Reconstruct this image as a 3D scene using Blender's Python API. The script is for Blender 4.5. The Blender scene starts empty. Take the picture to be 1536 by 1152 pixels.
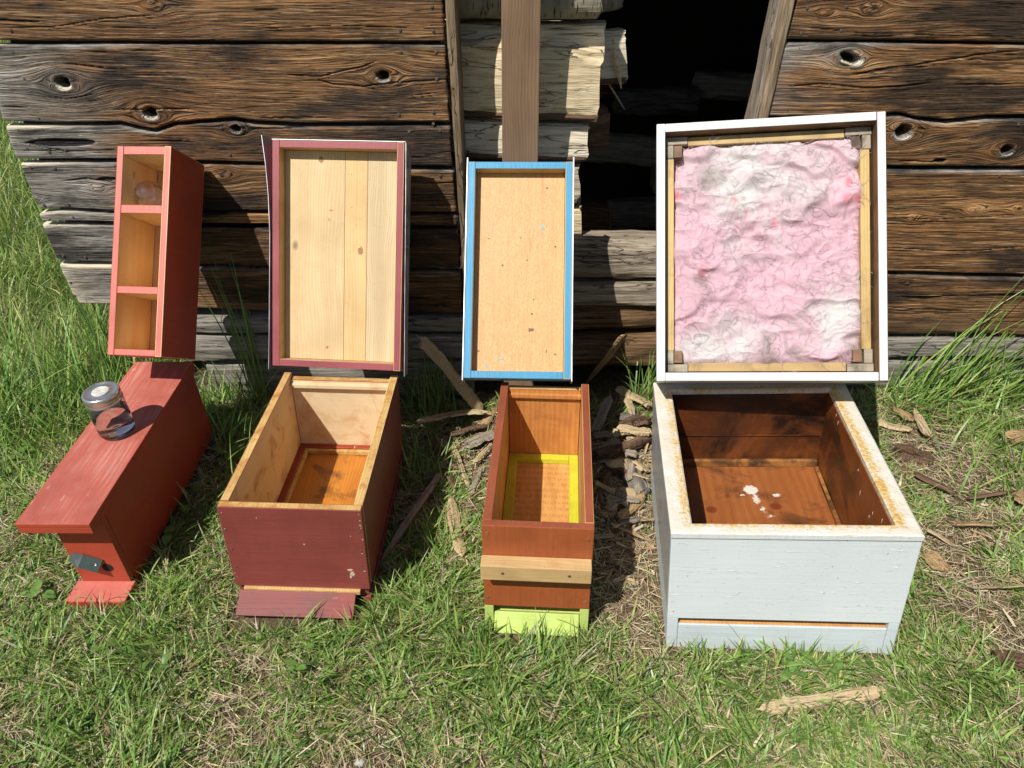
import bpy, bmesh, math, random
import numpy as np
from mathutils import Matrix, Vector, noise as mn

R = math.radians
scene = bpy.context.scene
col = scene.collection

# ------------------------------------------------------------------ camera, sky, sun, exposure
CAM_H, PITCH, FPX = 1.4, 32.2, 1154.0
cam = bpy.data.cameras.new('camera'); cam.sensor_width = 36.0; cam.lens = 36.0 * FPX / 1536.0
cam.clip_start = 0.02; cam.clip_end = 500
camo = bpy.data.objects.new('camera', cam); col.objects.link(camo)
camo.location = (0, 0, CAM_H); camo.rotation_euler = (R(90 - PITCH), 0, 0)
scene.camera = camo
world = bpy.data.worlds.new("World"); scene.world = world; world.use_nodes = True
wn = world.node_tree; bgn = wn.nodes['Background']
sky = wn.nodes.new('ShaderNodeTexSky'); sky.sky_type = 'NISHITA'; sky.sun_disc = False
sky.sun_elevation = R(52.0); sky.sun_rotation = R(216.6)
wn.links.new(sky.outputs[0], bgn.inputs[0]); bgn.inputs[1].default_value = 0.065
SUNV = Vector((-0.46, -0.62, 1.0))
sl = bpy.data.lights.new('sun', 'SUN'); sl.energy = 5.0; sl.angle = R(0.5); sl.color = (1.0, 0.955, 0.87)
suno = bpy.data.objects.new('sun', sl); col.objects.link(suno)
suno.rotation_euler = SUNV.to_track_quat('Z', 'Y').to_euler(); suno.location = (-3, -4, 6)
scene.view_settings.view_transform = 'Standard'; scene.view_settings.look = 'None'
scene.view_settings.exposure = 0.2; scene.view_settings.gamma = 1.0
scene.cycles.max_bounces = 8; scene.cycles.transparent_max_bounces = 12
scene.cycles.sample_clamp_indirect = 4.0

# ------------------------------------------------------------------ numbers
def ray(u, v):
    p = R(PITCH)
    return (u - 768, math.cos(p) * FPX + math.sin(p) * (576 - v), -math.sin(p) * FPX + math.cos(p) * (576 - v))
def gp(u, v, z=0.0):           # point of height z seen at u, v
    r = ray(u, v); t = (z - CAM_H) / r[2]; return Vector((r[0] * t, r[1] * t, z))
def wp(u, v, y):               # point on the wall plane
    r = ray(u, v); t = y / r[1]; return (r[0] * t, CAM_H + r[2] * t)

def vn(x, y, seed=0):
    x = np.asarray(x, float); y = np.asarray(y, float)
    xi = np.floor(x).astype(np.int64); yi = np.floor(y).astype(np.int64)
    fx = x - xi; fy = y - yi; fx = fx * fx * (3 - 2 * fx); fy = fy * fy * (3 - 2 * fy)
    def h(a, b):
        n = (a * 374761393 + b * 668265263 + seed * 974634777) & 0xffffffff
        n = ((n ^ (n >> 13)) * 1274126177) & 0xffffffff
        return ((n ^ (n >> 16)) & 0xffff) / 65535.0
    return (h(xi, yi) * (1 - fx) + h(xi + 1, yi) * fx) * (1 - fy) + (h(xi, yi + 1) * (1 - fx) + h(xi + 1, yi + 1) * fx) * fy
def fbm(x, y, seed=0, o=4):
    s = 0; a = .5; t = 0
    for i in range(o):
        s = s + a * vn(x * 2 ** i, y * 2 ** i, seed + i * 17); t += a; a *= .5
    return s / t
def sstep(a, b, x):
    t = np.clip((x - a) / (b - a), 0, 1); return t * t * (3 - 2 * t)

# ------------------------------------------------------------------ node helpers
class NT:
    def __init__(s, name):
        s.m = bpy.data.materials.new(name); s.m.use_nodes = True; s.t = s.m.node_tree
        s.b = s.t.nodes['Principled BSDF']; s.out = s.t.nodes['Material Output']
    def n(s, typ, **k):
        nd = s.t.nodes.new('ShaderNode' + typ)
        for a, v in k.items():
            if a.startswith('i_'):
                key = a[2:]; key = int(key) if key.isdigit() else key.replace('_', ' ')
                if hasattr(v, 'is_output') or isinstance(v, bpy.types.NodeSocket): s.t.links.new(v, nd.inputs[key])
                else: nd.inputs[key].default_value = v
            else: setattr(nd, a, v)
        return nd
    def link(s, a, b): s.t.links.new(a, b)
    def coord(s): return s.n('TexCoord').outputs['Object']
    def map(s, vec, sc, loc=(0, 0, 0)):
        return s.n('Mapping', i_Vector=vec, i_Scale=sc, i_Location=loc).outputs[0]
    def noise(s, vec, scale=1, detail=4, rough=.55, dist=0):
        return s.n('TexNoise', i_Vector=vec, i_Scale=scale, i_Detail=detail, i_Roughness=rough, i_Distortion=dist).outputs[0]
    def ramp(s, fac, stops):
        nd = s.n('ValToRGB', i_Fac=fac); e = nd.color_ramp.elements
        while len(e) < len(stops): e.new(.5)
        for k, (p, c) in zip(e, stops):
            k.position = p; k.color = (*c, 1) if len(c) == 3 else c
        return nd.outputs[0]
    def val(s, fac, a, b, lo=0., hi=1.):
        return s.n('MapRange', i_Value=fac, i_1=a, i_2=b, i_3=lo, i_4=hi).outputs[0]
    def math(s, op, a, b=0.):
        nd = s.n('Math', operation=op)
        for i, v in ((0, a), (1, b)):
            if isinstance(v, bpy.types.NodeSocket): s.link(v, nd.inputs[i])
            else: nd.inputs[i].default_value = v
        return nd.outputs[0]
    def mix(s, fac, a, b, mode='MIX'):
        nd = s.n('Mix', data_type='RGBA', blend_type=mode)
        for i, v in ((0, fac), (6, a), (7, b)):
            if isinstance(v, bpy.types.NodeSocket): s.link(v, nd.inputs[i])
            elif i and len(v) == 3: nd.inputs[i].default_value = (*v, 1)
            else: nd.inputs[i].default_value = v
        return nd.outputs[2]
    def attr(s, name): return s.n('Attribute', attribute_name=name)
    def fin(s, c, rough=.6, bump=None, bs=.5, bd=.002, spec=None):
        if isinstance(c, bpy.types.NodeSocket): s.link(c, s.b.inputs['Base Color'])
        else: s.b.inputs['Base Color'].default_value = (*c, 1)
        if isinstance(rough, bpy.types.NodeSocket): s.link(rough, s.b.inputs['Roughness'])
        else: s.b.inputs['Roughness'].default_value = rough
        if spec is not None: s.b.inputs['Specular IOR Level'].default_value = spec
        if bump is not None:
            b = s.n('Bump', i_Strength=bs, i_Distance=bd, i_Height=bump); s.link(b.outputs[0], s.b.inputs['Normal'])
        return s.m
def axscale(axis, along, across):
    v = [across] * 3; v['xyz'.index(axis)] = along; return tuple(v)

def wood(name, light, dark, axis='z', stain=None, stain_amt=.5, ssc=11, sth=.5, grey=None, knots=True, loc=(0, 0, 0), rough=.62, fig=1.0, rings=28.):
    n = NT(name); c = n.map(n.coord(), (1, 1, 1), loc)
    wob = n.noise(n.map(c, axscale(axis, 2.5, 9)), 1, 2)
    cw = n.n('VectorMath', operation='ADD', i_0=c, i_1=n.n('VectorMath', operation='SCALE', i_0=n.n('CombineXYZ', i_0=wob, i_1=wob, i_2=wob).outputs[0], i_Scale=.05).outputs[0]).outputs[0]
    g1 = n.noise(n.map(cw, axscale(axis, 1.6, rings)), 1, 3, .6)
    g2 = n.noise(n.map(c, axscale(axis, 9, 420)), 1, 3, .6)
    g3 = n.noise(c, 7, 3)
    rg = n.n('TexWave', wave_type='BANDS', bands_direction={'x': 'Y', 'y': 'X', 'z': 'X'}[axis], i_Vector=n.map(cw, axscale(axis, 1.3, rings)), i_Scale=1.4, i_Distortion=5.0, i_Detail=3., i_Detail_Scale=.7).outputs['Fac']
    f = n.math('ADD', n.math('MULTIPLY', n.val(g1, .3, .7), .45 * fig), n.math('MULTIPLY', n.val(rg, 0, 1), .3 * fig))
    f = n.math('ADD', f, n.math('MULTIPLY', n.val(g2, .35, .7), .22))
    colr = n.mix(f, light, dark)
    colr = n.mix(n.math('MULTIPLY', n.val(g3, .4, .75), .35), colr, tuple(x * .72 for x in dark))
    if grey: colr = n.mix(n.val(n.noise(n.map(c, axscale(axis, 2, 12), (3, 1, 5)), 1, 4), .44, .6), colr, grey)
    if stain: colr = n.mix(n.math('MULTIPLY', n.val(n.noise(n.map(c, (1, 1, 1), (7, 3, 2)), ssc, 6, .65, .6), sth, sth + .16), stain_amt), colr, stain)
    if knots:
        vo = n.n('TexVoronoi', i_Vector=n.map(c, axscale(axis, 5.5, 9), (1.3, 2.2, .4)), i_Scale=1.)
        near = n.val(vo.outputs['Distance'], .10, .045)
        rnd = n.n('SeparateColor', i_0=vo.outputs['Color']).outputs[0]
        k = n.math('MULTIPLY', near, n.val(rnd, .66, .7))
        colr = n.mix(n.math('MULTIPLY', k, .85), colr, tuple(x * .35 for x in dark))
    sp = n.val(n.noise(c, 260, 1, .5), .73, .77)
    colr = n.mix(n.math('MULTIPLY', sp, .6), colr, tuple(x * .25 for x in dark))
    return n.fin(colr, rough, n.math('ADD', g2, n.math('MULTIPLY', g1, .6)), .35, .0012)

def paint(name, base, axis='y', var=.25, worn=None, worn_at=.70, dirt=None, rough=.5, loc=(0, 0, 0), bs=.35, grain=240, streak=0.0, streakc=None, spec=.4):
    n = NT(name); c = n.map(n.coord(), (1, 1, 1), loc)
    g = n.noise(n.map(c, axscale(axis, 6, grain)), 1, 3, .6)
    g1 = n.noise(n.map(c, axscale(axis, 3, 40)), 1, 3, .6)
    big = n.noise(c, 6, 5, .6)
    dk = tuple(x * (1 - var) for x in base); lt = tuple(min(1, x * (1 + var)) for x in base)
    colr = n.mix(n.val(big, .3, .7), dk, lt)
    colr = n.mix(n.math('MULTIPLY', n.val(g, .45, .7), .35), colr, tuple(x * .7 for x in base))
    if streak: colr = n.mix(n.math('MULTIPLY', n.math('MULTIPLY', n.val(g, .45, .62), n.val(big, .38, .62)), streak), colr, streakc)
    if dirt: colr = n.mix(n.math('MULTIPLY', n.val(n.noise(c, 14, 6, .7), .52, .72), .5), colr, dirt)
    if worn:
        w = n.math('MULTIPLY', n.val(n.noise(n.map(c, axscale(axis, 16, 60)), 1, 5, .65), worn_at, worn_at + .03), 1)
        colr = n.mix(w, colr, worn)
    if worn:
        bv = n.t.nodes.new('ShaderNodeBevel'); bv.samples = 4; bv.inputs['Radius'].default_value = .0035
        dt_ = n.n('VectorMath', operation='DOT_PRODUCT', i_0=bv.outputs[0], i_1=n.n('NewGeometry').outputs['True Normal']).outputs['Value']
        ew = n.math('ADD', n.val(dt_, 1.0, .80), n.math('MULTIPLY', n.math('SUBTRACT', n.noise(c, 55, 5, .75), .5), 2.2))
        colr = n.mix(n.math('MULTIPLY', n.val(ew, .62, .80), .85), colr, worn)
    sp = n.val(n.noise(c, 210, 1, .5), .74, .78)
    colr = n.mix(n.math('MULTIPLY', sp, .55), colr, tuple(x * .3 for x in base))
    h = n.math('ADD', n.math('MULTIPLY', g, .8), n.math('MULTIPLY', g1, .7))
    return n.fin(colr, n.val(big, .3, .7, rough - .08, rough + .12), h, bs, .0015, spec)

# ------------------------------------------------------------------ mesh helpers
def link(o, parent=None):
    col.objects.link(o)
    if parent is not None: o.parent = parent
    return o
def tag(o, label, cat, group=None):
    o['label'] = label; o['category'] = cat
    if group: o['group'] = group
    return o
def root(name, label, cat, mat4=None, group=None):
    o = bpy.data.objects.new(name, None); o.empty_display_size = .05; col.objects.link(o)
    if mat4 is not None: o.matrix_world = mat4
    return tag(o, label, cat, group)
def pose(x, y, z, yaw=0, pitch=0, roll=0):
    return Matrix.Translation((x, y, z)) @ Matrix.Rotation(R(yaw), 4, 'Z') @ Matrix.Rotation(R(pitch), 4, 'X') @ Matrix.Rotation(R(roll), 4, 'Y')
FK = ['-x', '+x', '-y', '+y', '-z', '+z']
def board(name, x0, x1, y0, y1, z0, z1, mats, parent, bev=.0016, seg=2, warp=.0008, edge=None):
    """one board; mats: a material or {'d':..,'+z':..}"""
    if not isinstance(mats, dict): mats = {'d': mats}
    ms = []; idx = {}
    for k in FK:
        m = mats.get(k, mats['d'])
        if m not in ms: ms.append(m)
        idx[k] = ms.index(m)
    bm = bmesh.new(); bmesh.ops.create_cube(bm, size=1)
    rnd = random.Random(hash((name, round(x0, 3), round(z0, 3), round(y0, 3))) & 0xffff)
    for v in bm.verts:
        v.co = Vector((x0 if v.co.x < 0 else x1, y0 if v.co.y < 0 else y1, z0 if v.co.z < 0 else z1))
    for f in bm.faces:
        nrm = f.normal
        a = max(range(3), key=lambda i: abs(nrm[i])); k = ('+' if nrm[a] > 0 else '-') + 'xyz'[a]
        f.material_index = idx[k]
    b = min(bev, .3 * min(x1 - x0, y1 - y0, z1 - z0))
    bmesh.ops.bevel(bm, geom=bm.edges[:], offset=b, segments=seg, affect='EDGES', profile=.6)
    me = bpy.data.meshes.new(name); bm.to_mesh(me); bm.free()
    for m in ms: me.materials.append(m)
    for p in me.polygons: p.use_smooth = False
    return link(bpy.data.objects.new(name, me), parent)
def mesh(name, verts, faces, mat, parent=None, smooth=False):
    me = bpy.data.meshes.new(name); me.from_pydata([tuple(v) for v in verts], [], faces); me.update()
    for m in (mat if isinstance(mat, (list, tuple)) else [mat]): me.materials.append(m)
    if smooth:
        for p in me.polygons: p.use_smooth = True
    return link(bpy.data.objects.new(name, me), parent)
def npmesh(name, V, Q, mat, attrs=None, parent=None, smooth=True):
    """fast mesh from numpy verts and faces (n x 3 or n x 4)"""
    me = bpy.data.meshes.new(name); V = np.asarray(V, np.float32); Q = np.asarray(Q, np.int32)
    me.vertices.add(len(V)); me.vertices.foreach_set('co', V.ravel())
    k = Q.shape[1]; me.loops.add(Q.size); me.loops.foreach_set('vertex_index', Q.ravel())
    me.polygons.add(len(Q)); me.polygons.foreach_set('loop_start', np.arange(0, Q.size, k, dtype=np.int32))
    try: me.polygons.foreach_set('loop_total', np.full(len(Q), k, np.int32))
    except Exception: pass
    me.polygons.foreach_set('use_smooth', np.full(len(Q), smooth))
    me.update(calc_edges=True)
    for a, d in (attrs or {}).items():
        d = np.asarray(d, np.float32)
        if d.ndim == 1:
            at = me.attributes.new(a, 'FLOAT', 'POINT'); at.data.foreach_set('value', d)
        else:
            at = me.attributes.new(a, 'FLOAT_COLOR', 'POINT'); at.data.foreach_set('color', d.ravel())
    for m in (mat if isinstance(mat, (list, tuple)) else [mat]): me.materials.append(m)
    return link(bpy.data.objects.new(name, me), parent)
def gridq(nu, nv, off=0, flip=False):
    i = np.arange(nu - 1)[:, None]; j = np.arange(nv - 1)[None, :]
    a = (i * nv + j + off).ravel(); q = np.stack([a, a + nv, a + nv + 1, a + 1], 1)
    return q[:, ::-1] if flip else q
def lathe(name, prof, seg, mat, parent, m4=None, smooth=True):
    V = []; F = []
    for r, z in prof:
        for i in range(seg):
            a = 2 * math.pi * i / seg; V.append(Vector((r * math.cos(a), r * math.sin(a), z)))
    n = len(prof)
    for k in range(n - 1):
        for i in range(seg):
            j = (i + 1) % seg; F.append((k * seg + i, k * seg + j, (k + 1) * seg + j, (k + 1) * seg + i))
    F.append(tuple(range(seg))[::-1]); F.append(tuple((n - 1) * seg + i for i in range(seg)))
    if m4 is not None: V = [m4 @ v for v in V]
    return mesh(name, V, F, mat, parent, smooth)
def screw(parent, p, axis, mat, r=.0035, name='screw'):
    q = Vector(axis).to_track_quat('Z', 'Y').to_matrix().to_4x4()
    return lathe(name, [(r, -.002), (r, .0006), (r * .7, .0012), (r * .25, .0007)], 10, mat, parent, Matrix.Translation(p) @ q, False)

# ------------------------------------------------------------------ materials
def mat_barn(name, seed, tone=1.0):
    n = NT(name); g = n.attr('grain').outputs['Fac']; gy = n.attr('grey').outputs['Fac']; dk = n.attr('dark').outputs['Fac']
    x = n.n('SeparateXYZ', i_0=n.coord()).outputs[0]
    def v(sx, sg, o=0): return n.n('CombineXYZ', i_0=n.math('MULTIPLY', x, sx), i_1=n.math('MULTIPLY', g, sg), i_2=seed + o).outputs[0]
    bands = n.noise(v(1.6, 30), 1, 3, .6); mid = n.noise(v(5, 230, 3), 1, 3, .6, .3); fine = n.noise(v(12, 800, 5), 1, 3, .65)
    blot = n.noise(v(2.5, 9, 9), 1, 5, .65)
    f = n.math('ADD', n.math('MULTIPLY', bands, .34), n.math('ADD', n.math('MULTIPLY', mid, .34), n.math('MULTIPLY', fine, .32)))
    c = n.ramp(n.val(f, .32, .66), [(0, (.010, .006, .004)), (.28, (.072, .031, .011)), (.52, (.185, .082, .028)), (.78, (.33, .168, .062)), (1, (.47, .30, .14))])
    ln = n.noise(v(3.2, 135, 12), 1, 2, .5, .4); ln = n.math('POWER', n.val(n.math('ABSOLUTE', n.math('SUBTRACT', ln, .5)), .0, .09, 1, 0), 2.5)
    ln2 = n.noise(v(2.6, 95, 19), 1, 3, .6); c = n.mix(n.math('MULTIPLY', ln, n.val(ln2, .42, .6, .12, .75)), c, (.50, .34, .18))
    dl = n.noise(v(3.0, 115, 27), 1, 2, .5, .4); dl = n.math('POWER', n.val(n.math('ABSOLUTE', n.math('SUBTRACT', dl, .5)), .0, .055, 1, 0), 2.)
    c = n.mix(n.math('MULTIPLY', dl, .85), c, (.016, .010, .006))
    if tone != 1.0: c = n.mix(1.0, c, (tone, tone, tone), 'MULTIPLY')
    gc = n.ramp(n.val(f, .32, .68), [(0, (.03, .028, .026)), (.4, (.19, .18, .165)), (1, (.56, .54, .50))])
    gm = n.math('MULTIPLY', n.val(n.math('ADD', gy, n.math('MULTIPLY', n.math('SUBTRACT', blot, .5), 1.1)), .38, .85), .9)
    c = n.mix(gm, c, gc)
    c = n.mix(n.math('MULTIPLY', n.val(blot, .49, .60), .84), c, (.012, .008, .006))
    c = n.mix(n.val(n.math('ADD', dk, n.math('MULTIPLY', n.math('SUBTRACT', fine, .5), .8)), .35, .75), c, (.006, .005, .004))
    c = n.mix(n.val(n.math('ADD', gy, n.math('MULTIPLY', n.math('SUBTRACT', fine, .5), .5)), 1.25, 1.6), c, (.60, .53, .41))
    h = n.math('ADD', n.math('ADD', n.math('MULTIPLY', fine, .5), mid), n.math('SUBTRACT', n.math('MULTIPLY', ln, .5), n.math('MULTIPLY', dl, .6)))
    return n.fin(c, .62, h, .9, .006, .35)
BARN = [mat_barn('barn_wood_%d' % i, i * 7.3, t) for i, t in enumerate((1.0, .9, 1.12, .82))]
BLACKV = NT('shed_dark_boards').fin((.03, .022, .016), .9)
NAIL = NT('old_nail'); NAIL = NAIL.fin((.07, .06, .055), .5)
STEEL = NT('screw_steel'); STEEL.b.inputs['Metallic'].default_value = .9; STEEL = STEEL.fin((.5, .5, .5), .4)
def rough_log_mat(name, a, b, c, axis='x', seed=0, bump=.9, across=90):
    n = NT(name); co = n.map(n.coord(), (1, 1, 1), (seed, seed * .7, 0))
    g = n.noise(n.map(co, axscale(axis, 5, across)), 1, 5, .65, .3); h = n.noise(n.map(co, axscale(axis, 9, across * 3.5)), 1, 3, .6); k = n.noise(n.map(co, axscale(axis, 3, 9)), 1, 4)
    f = n.math('ADD', n.math('MULTIPLY', g, .6), n.math('MULTIPLY', h, .4))
    cc = n.ramp(n.val(f, .33, .67), [(0, a), (.5, b), (1, c)])
    cc = n.mix(n.math('MULTIPLY', n.val(k, .5, .7), .5), cc, tuple(q * .45 for q in b))
    cr = n.noise(n.map(co, axscale(axis, 3.2, across * .42), (2, 5, 1)), 1, 3, .55, .8)
    ck = n.val(n.math('ABSOLUTE', n.math('SUBTRACT', cr, .5)), .0, .014, 1, 0); ck = n.math('MULTIPLY', ck, n.val(n.noise(n.map(co, axscale(axis, 4, 14), (8, 1, 1)), 1, 2), .46, .56))
    cc = n.mix(n.math('MULTIPLY', ck, .85), cc, tuple(q * .22 for q in a)); f = n.math('SUBTRACT', f, n.math('MULTIPLY', ck, .8))
    return n.fin(cc, .8, f, bump, .006, .2)
SPLIT = rough_log_mat('split_pale_wood', (.34, .22, .11), (.68, .55, .35), (.80, .70, .52), seed=1)
SPLIT2 = rough_log_mat('split_grey_wood', (.16, .13, .095), (.40, .34, .26), (.60, .53, .42), seed=4)
SPLIT4 = rough_log_mat('split_cream_wood', (.30, .24, .16), (.66, .58, .44), (.80, .74, .60), seed=7, across=60)
SPLIT3 = rough_log_mat('split_tan_wood', (.20, .10, .04), (.42, .26, .12), (.56, .40, .22), seed=8)
BARK = rough_log_mat('brown_bark', (.03, .018, .012), (.11, .065, .04), (.24, .16, .11), seed=3, across=50)
BARKG = rough_log_mat('grey_bark', (.04, .035, .03), (.17, .15, .13), (.34, .30, .27), seed=6, across=50)
CH_P = rough_log_mat('chip_pale_wood', (.30, .18, .08), (.60, .46, .27), (.70, .58, .40), seed=1, across=260)
CH_G = rough_log_mat('chip_grey_wood', (.14, .11, .085), (.36, .30, .235), (.54, .47, .38), seed=4, across=260)
CH_T = rough_log_mat('chip_tan_wood', (.22, .12, .05), (.46, .31, .16), (.58, .43, .25), seed=8, across=260)
SILL = rough_log_mat('weathered_sill_wood', (.05, .04, .03), (.27, .22, .165), (.46, .40, .32), seed=9, across=70)
GREYB = rough_log_mat('grey_foundation_wood', (.05, .045, .04), (.22, .20, .17), (.40, .37, .32), seed=12)
BROWNB = rough_log_mat('brown_foundation_wood', (.03, .018, .01), (.13, .075, .038), (.27, .17, .09), seed=15)
def birch():
    n = NT('birch_bark'); co = n.coord()
    a = n.noise(n.map(co, (30, 12, 12)), 1, 4, .6); b = n.noise(n.map(co, (70, 260, 260)), 1, 3, .6)
    c = n.ramp(n.val(a, .3, .7), [(0, (.16, .14, .10)), (1, (.34, .30, .22))])
    c = n.mix(n.val(n.noise(n.map(co, (170, 26, 26)), 1, 2, .5), .60, .66), c, (.03, .025, .02))
    return n.fin(c, .8, b, .5, .003)
BIRCH = birch()

# hive materials
RED_TOP = paint('brick_red_paint', (.40, .100, .072), 'y', .16, (.50, .27, .22), .67, (.36, .17, .14), .6, grain=170, bs=.9, streak=.75, streakc=(.52, .23, .185))
RED = paint('brick_red_paint_smooth', (.40, .060, .030), 'y', .14, (.42, .14, .09), .73, None, .42, loc=(3, 1, 0), bs=.3)
RED_RIM = paint('brick_red_paint_grainy', (.52, .135, .105), 'z', .14, (.60, .36, .32), .68, None, .5, loc=(5, 2, 0), bs=.5, streak=.35, streakc=(.62, .30, .27))
MAR = paint('maroon_paint', (.225, .050, .042), 'x', .16, (.30, .12, .10), .72, (.14, .035, .03), .42, bs=.35, grain=150)
MAR_LID = paint('maroon_paint_on_lid', (.26, .055, .062), 'z', .14, (.42, .22, .20), .72, None, .45, loc=(2, 2, 1), bs=.4, streak=.25, streakc=(.36, .12, .12))
ORG = paint('burnt_orange_paint', (.34, .088, .028), 'z', .16, (.20, .06, .025), .68, (.20, .05, .02), .45, loc=(1, 4, 2), bs=1.3, grain=110)
ORG_RIM = paint('burnt_orange_rim', (.27, .072, .036), 'y', .2, (.12, .07, .06), .70, (.15, .05, .03), .5, loc=(1, 7, 2), bs=.6)
LIME = paint('lime_green_paint', (.47, .60, .16), 'x', .16, (.55, .48, .22), .70, (.32, .36, .06), .5, loc=(4, 4, 2), bs=.5)
LIME_IN = paint('yellow_green_paint', (.50, .50, .035), 'y', .12, (.40, .30, .02), .68, (.36, .33, .03), .4, loc=(4, 1, 2), bs=.4)
BLUE = paint('sky_blue_paint', (.035, .245, .43), 'z', .12, (.25, .35, .40), .73, (.03, .20, .38), .45, loc=(6, 4, 2), bs=.45)
def white_front():
    n = NT('chipped_white_paint'); c = n.coord()
    flake = n.noise(n.map(c, (26, 26, 110), (2, 0, 1)), 1, 3, .55, 1.6); g = n.noise(n.map(c, (5, 5, 160)), 1, 3, .6); big = n.noise(c, 5, 4)
    col_ = n.mix(n.val(big, .3, .7), (.585, .63, .66), (.65, .685, .71))
    fk = n.val(flake, .655, .675)
    col_ = n.mix(n.math('MULTIPLY', fk, .75), col_, (.80, .80, .78))
    col_ = n.mix(n.math('MULTIPLY', n.val(n.noise(c, 120, 2, .5), .71, .74), .8), col_, (.22, .15, .09))
    col_ = n.mix(n.math('MULTIPLY', n.val(n.noise(n.map(c, (40, 40, 60), (5, 5, 5)), 1, 3), .73, .75), .8), col_, (.36, .26, .16))
    h = n.math('ADD', n.math('MULTIPLY', g, .35), n.math('MULTIPLY', fk, .8))
    return n.fin(col_, .40, h, .7, .0018, .4)
WHITE = white_front()
WHITE_LID = paint('white_lid_paint', (.61, .63, .64), 'z', .06, (.40, .32, .22), .70, (.62, .58, .50), .45, loc=(9, 4, 2), bs=.4)
WHITE_BASE = paint('white_base_paint', (.56, .62, .66), 'x', .07, (.40, .33, .26), .73, (.55, .52, .46), .45, loc=(9, 7, 2), bs=.5)
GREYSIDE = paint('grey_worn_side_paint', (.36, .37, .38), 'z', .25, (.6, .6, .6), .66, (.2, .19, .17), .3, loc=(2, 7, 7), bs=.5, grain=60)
def propolis_rim():
    n = NT('white_rim_with_propolis'); c = n.coord()
    a = n.noise(c, 30, 6, .7, .5); b = n.noise(c, 130, 5, .7)
    inn = n.attr('inner').outputs['Fac']
    m = n.math('ADD', n.math('MULTIPLY', n.math('SUBTRACT', a, .5), 1.5), n.math('ADD', n.math('MULTIPLY', n.math('SUBTRACT', b, .5), 2.4), inn))
    cc = n.mix(n.val(n.noise(c, 22, 5, .6), .35, .65), (.66, .65, .60), (.62, .57, .46))
    cc = n.mix(n.math('MULTIPLY', n.val(m, .12, .62), .95), cc, (.58, .38, .10))
    cc = n.mix(n.math('MULTIPLY', n.val(m, .60, 1.05), .85), cc, (.36, .17, .03))
    cc = n.mix(n.val(b, .66, .72), cc, (.10, .05, .02))
    return n.fin(cc, .55, b, .8, .003)
PROP = propolis_rim()
PINE_L = wood('pale_pine_boards', (.66, .50, .28), (.48, .32, .15), 'z', (.42, .22, .08), .25, loc=(.3, 0, 0))
PINE_L2 = wood('pale_pine_board_middle', (.68, .48, .23), (.50, .32, .13), 'z', (.42, .22, .08), .2, loc=(1.7, .4, .9))
PINE_G = wood('greyed_pine_board', (.64, .51, .31), (.46, .34, .19), 'z', None, 0, (.38, .33, .25), loc=(3.1, .2, 2.4), rings=40, fig=1.9)
PINE_EDGE = wood('pine_edge', (.66, .46, .20), (.42, .24, .08), 'z', (.35, .17, .05), .4, loc=(4, 1, 2))
PINE_TOPY = wood('bare_rim_pine', (.66, .47, .19), (.44, .25, .07), 'y', (.36, .15, .03), .8, ssc=22, sth=.46, loc=(4, 3, 2))
PINE_WALL = wood('cream_pine_inner_wall', (.76, .58, .31), (.64, .42, .18), 'y', (.34, .13, .03), .85, ssc=13, sth=.52, loc=(2, 3, 1), fig=.7)
PINE_BACK = wood('cream_pine_inner_back', (.74, .60, .39), (.62, .46, .26), 'x', (.45, .20, .06), .55, loc=(5, 3, 1), fig=.8)
STAINF = wood('honey_stained_floor', (.58, .24, .035), (.38, .12, .015), 'y', (.04, .018, .01), .85, ssc=9, sth=.52, loc=(5, 6, 1), knots=False, rough=.4)
PLYO = wood('orange_plywood', (.62, .29, .085), (.46, .17, .036), 'z', (.24, .06, .012), .35, loc=(7, 2, 5), fig=1.3, rings=16)
PLYO_Y = wood('orange_plywood_side', (.66, .38, .14), (.48, .22, .06), 'y', (.30, .10, .02), .4, loc=(7, 5, 5))
DARKPLY = wood('propolis_stained_plywood', (.20, .058, .014), (.075, .020, .006), 'x', (.008, .004, .003), 1.0, ssc=5, sth=.44, loc=(3, 6, 8), knots=False, rough=.38, rings=12)
DARKPLY_S = wood('propolis_stained_side', (.25, .075, .018), (.13, .035, .008), 'y', (.014, .007, .004), .85, ssc=6, sth=.47, loc=(1, 6, 3), knots=True, rough=.35, rings=10)
LEDGE = wood('stained_ledge_wood', (.42, .20, .05), (.22, .08, .018), 'x', (.04, .018, .01), .9, ssc=14, sth=.45, loc=(3, 3, 9))
DARKFLOOR = wood('stained_plywood_floor', (.34, .12, .035), (.22, .065, .018), 'y', (.04, .02, .012), .8, ssc=7, sth=.50, loc=(2, 2, 9), knots=False, rough=.35, rings=9)
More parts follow.
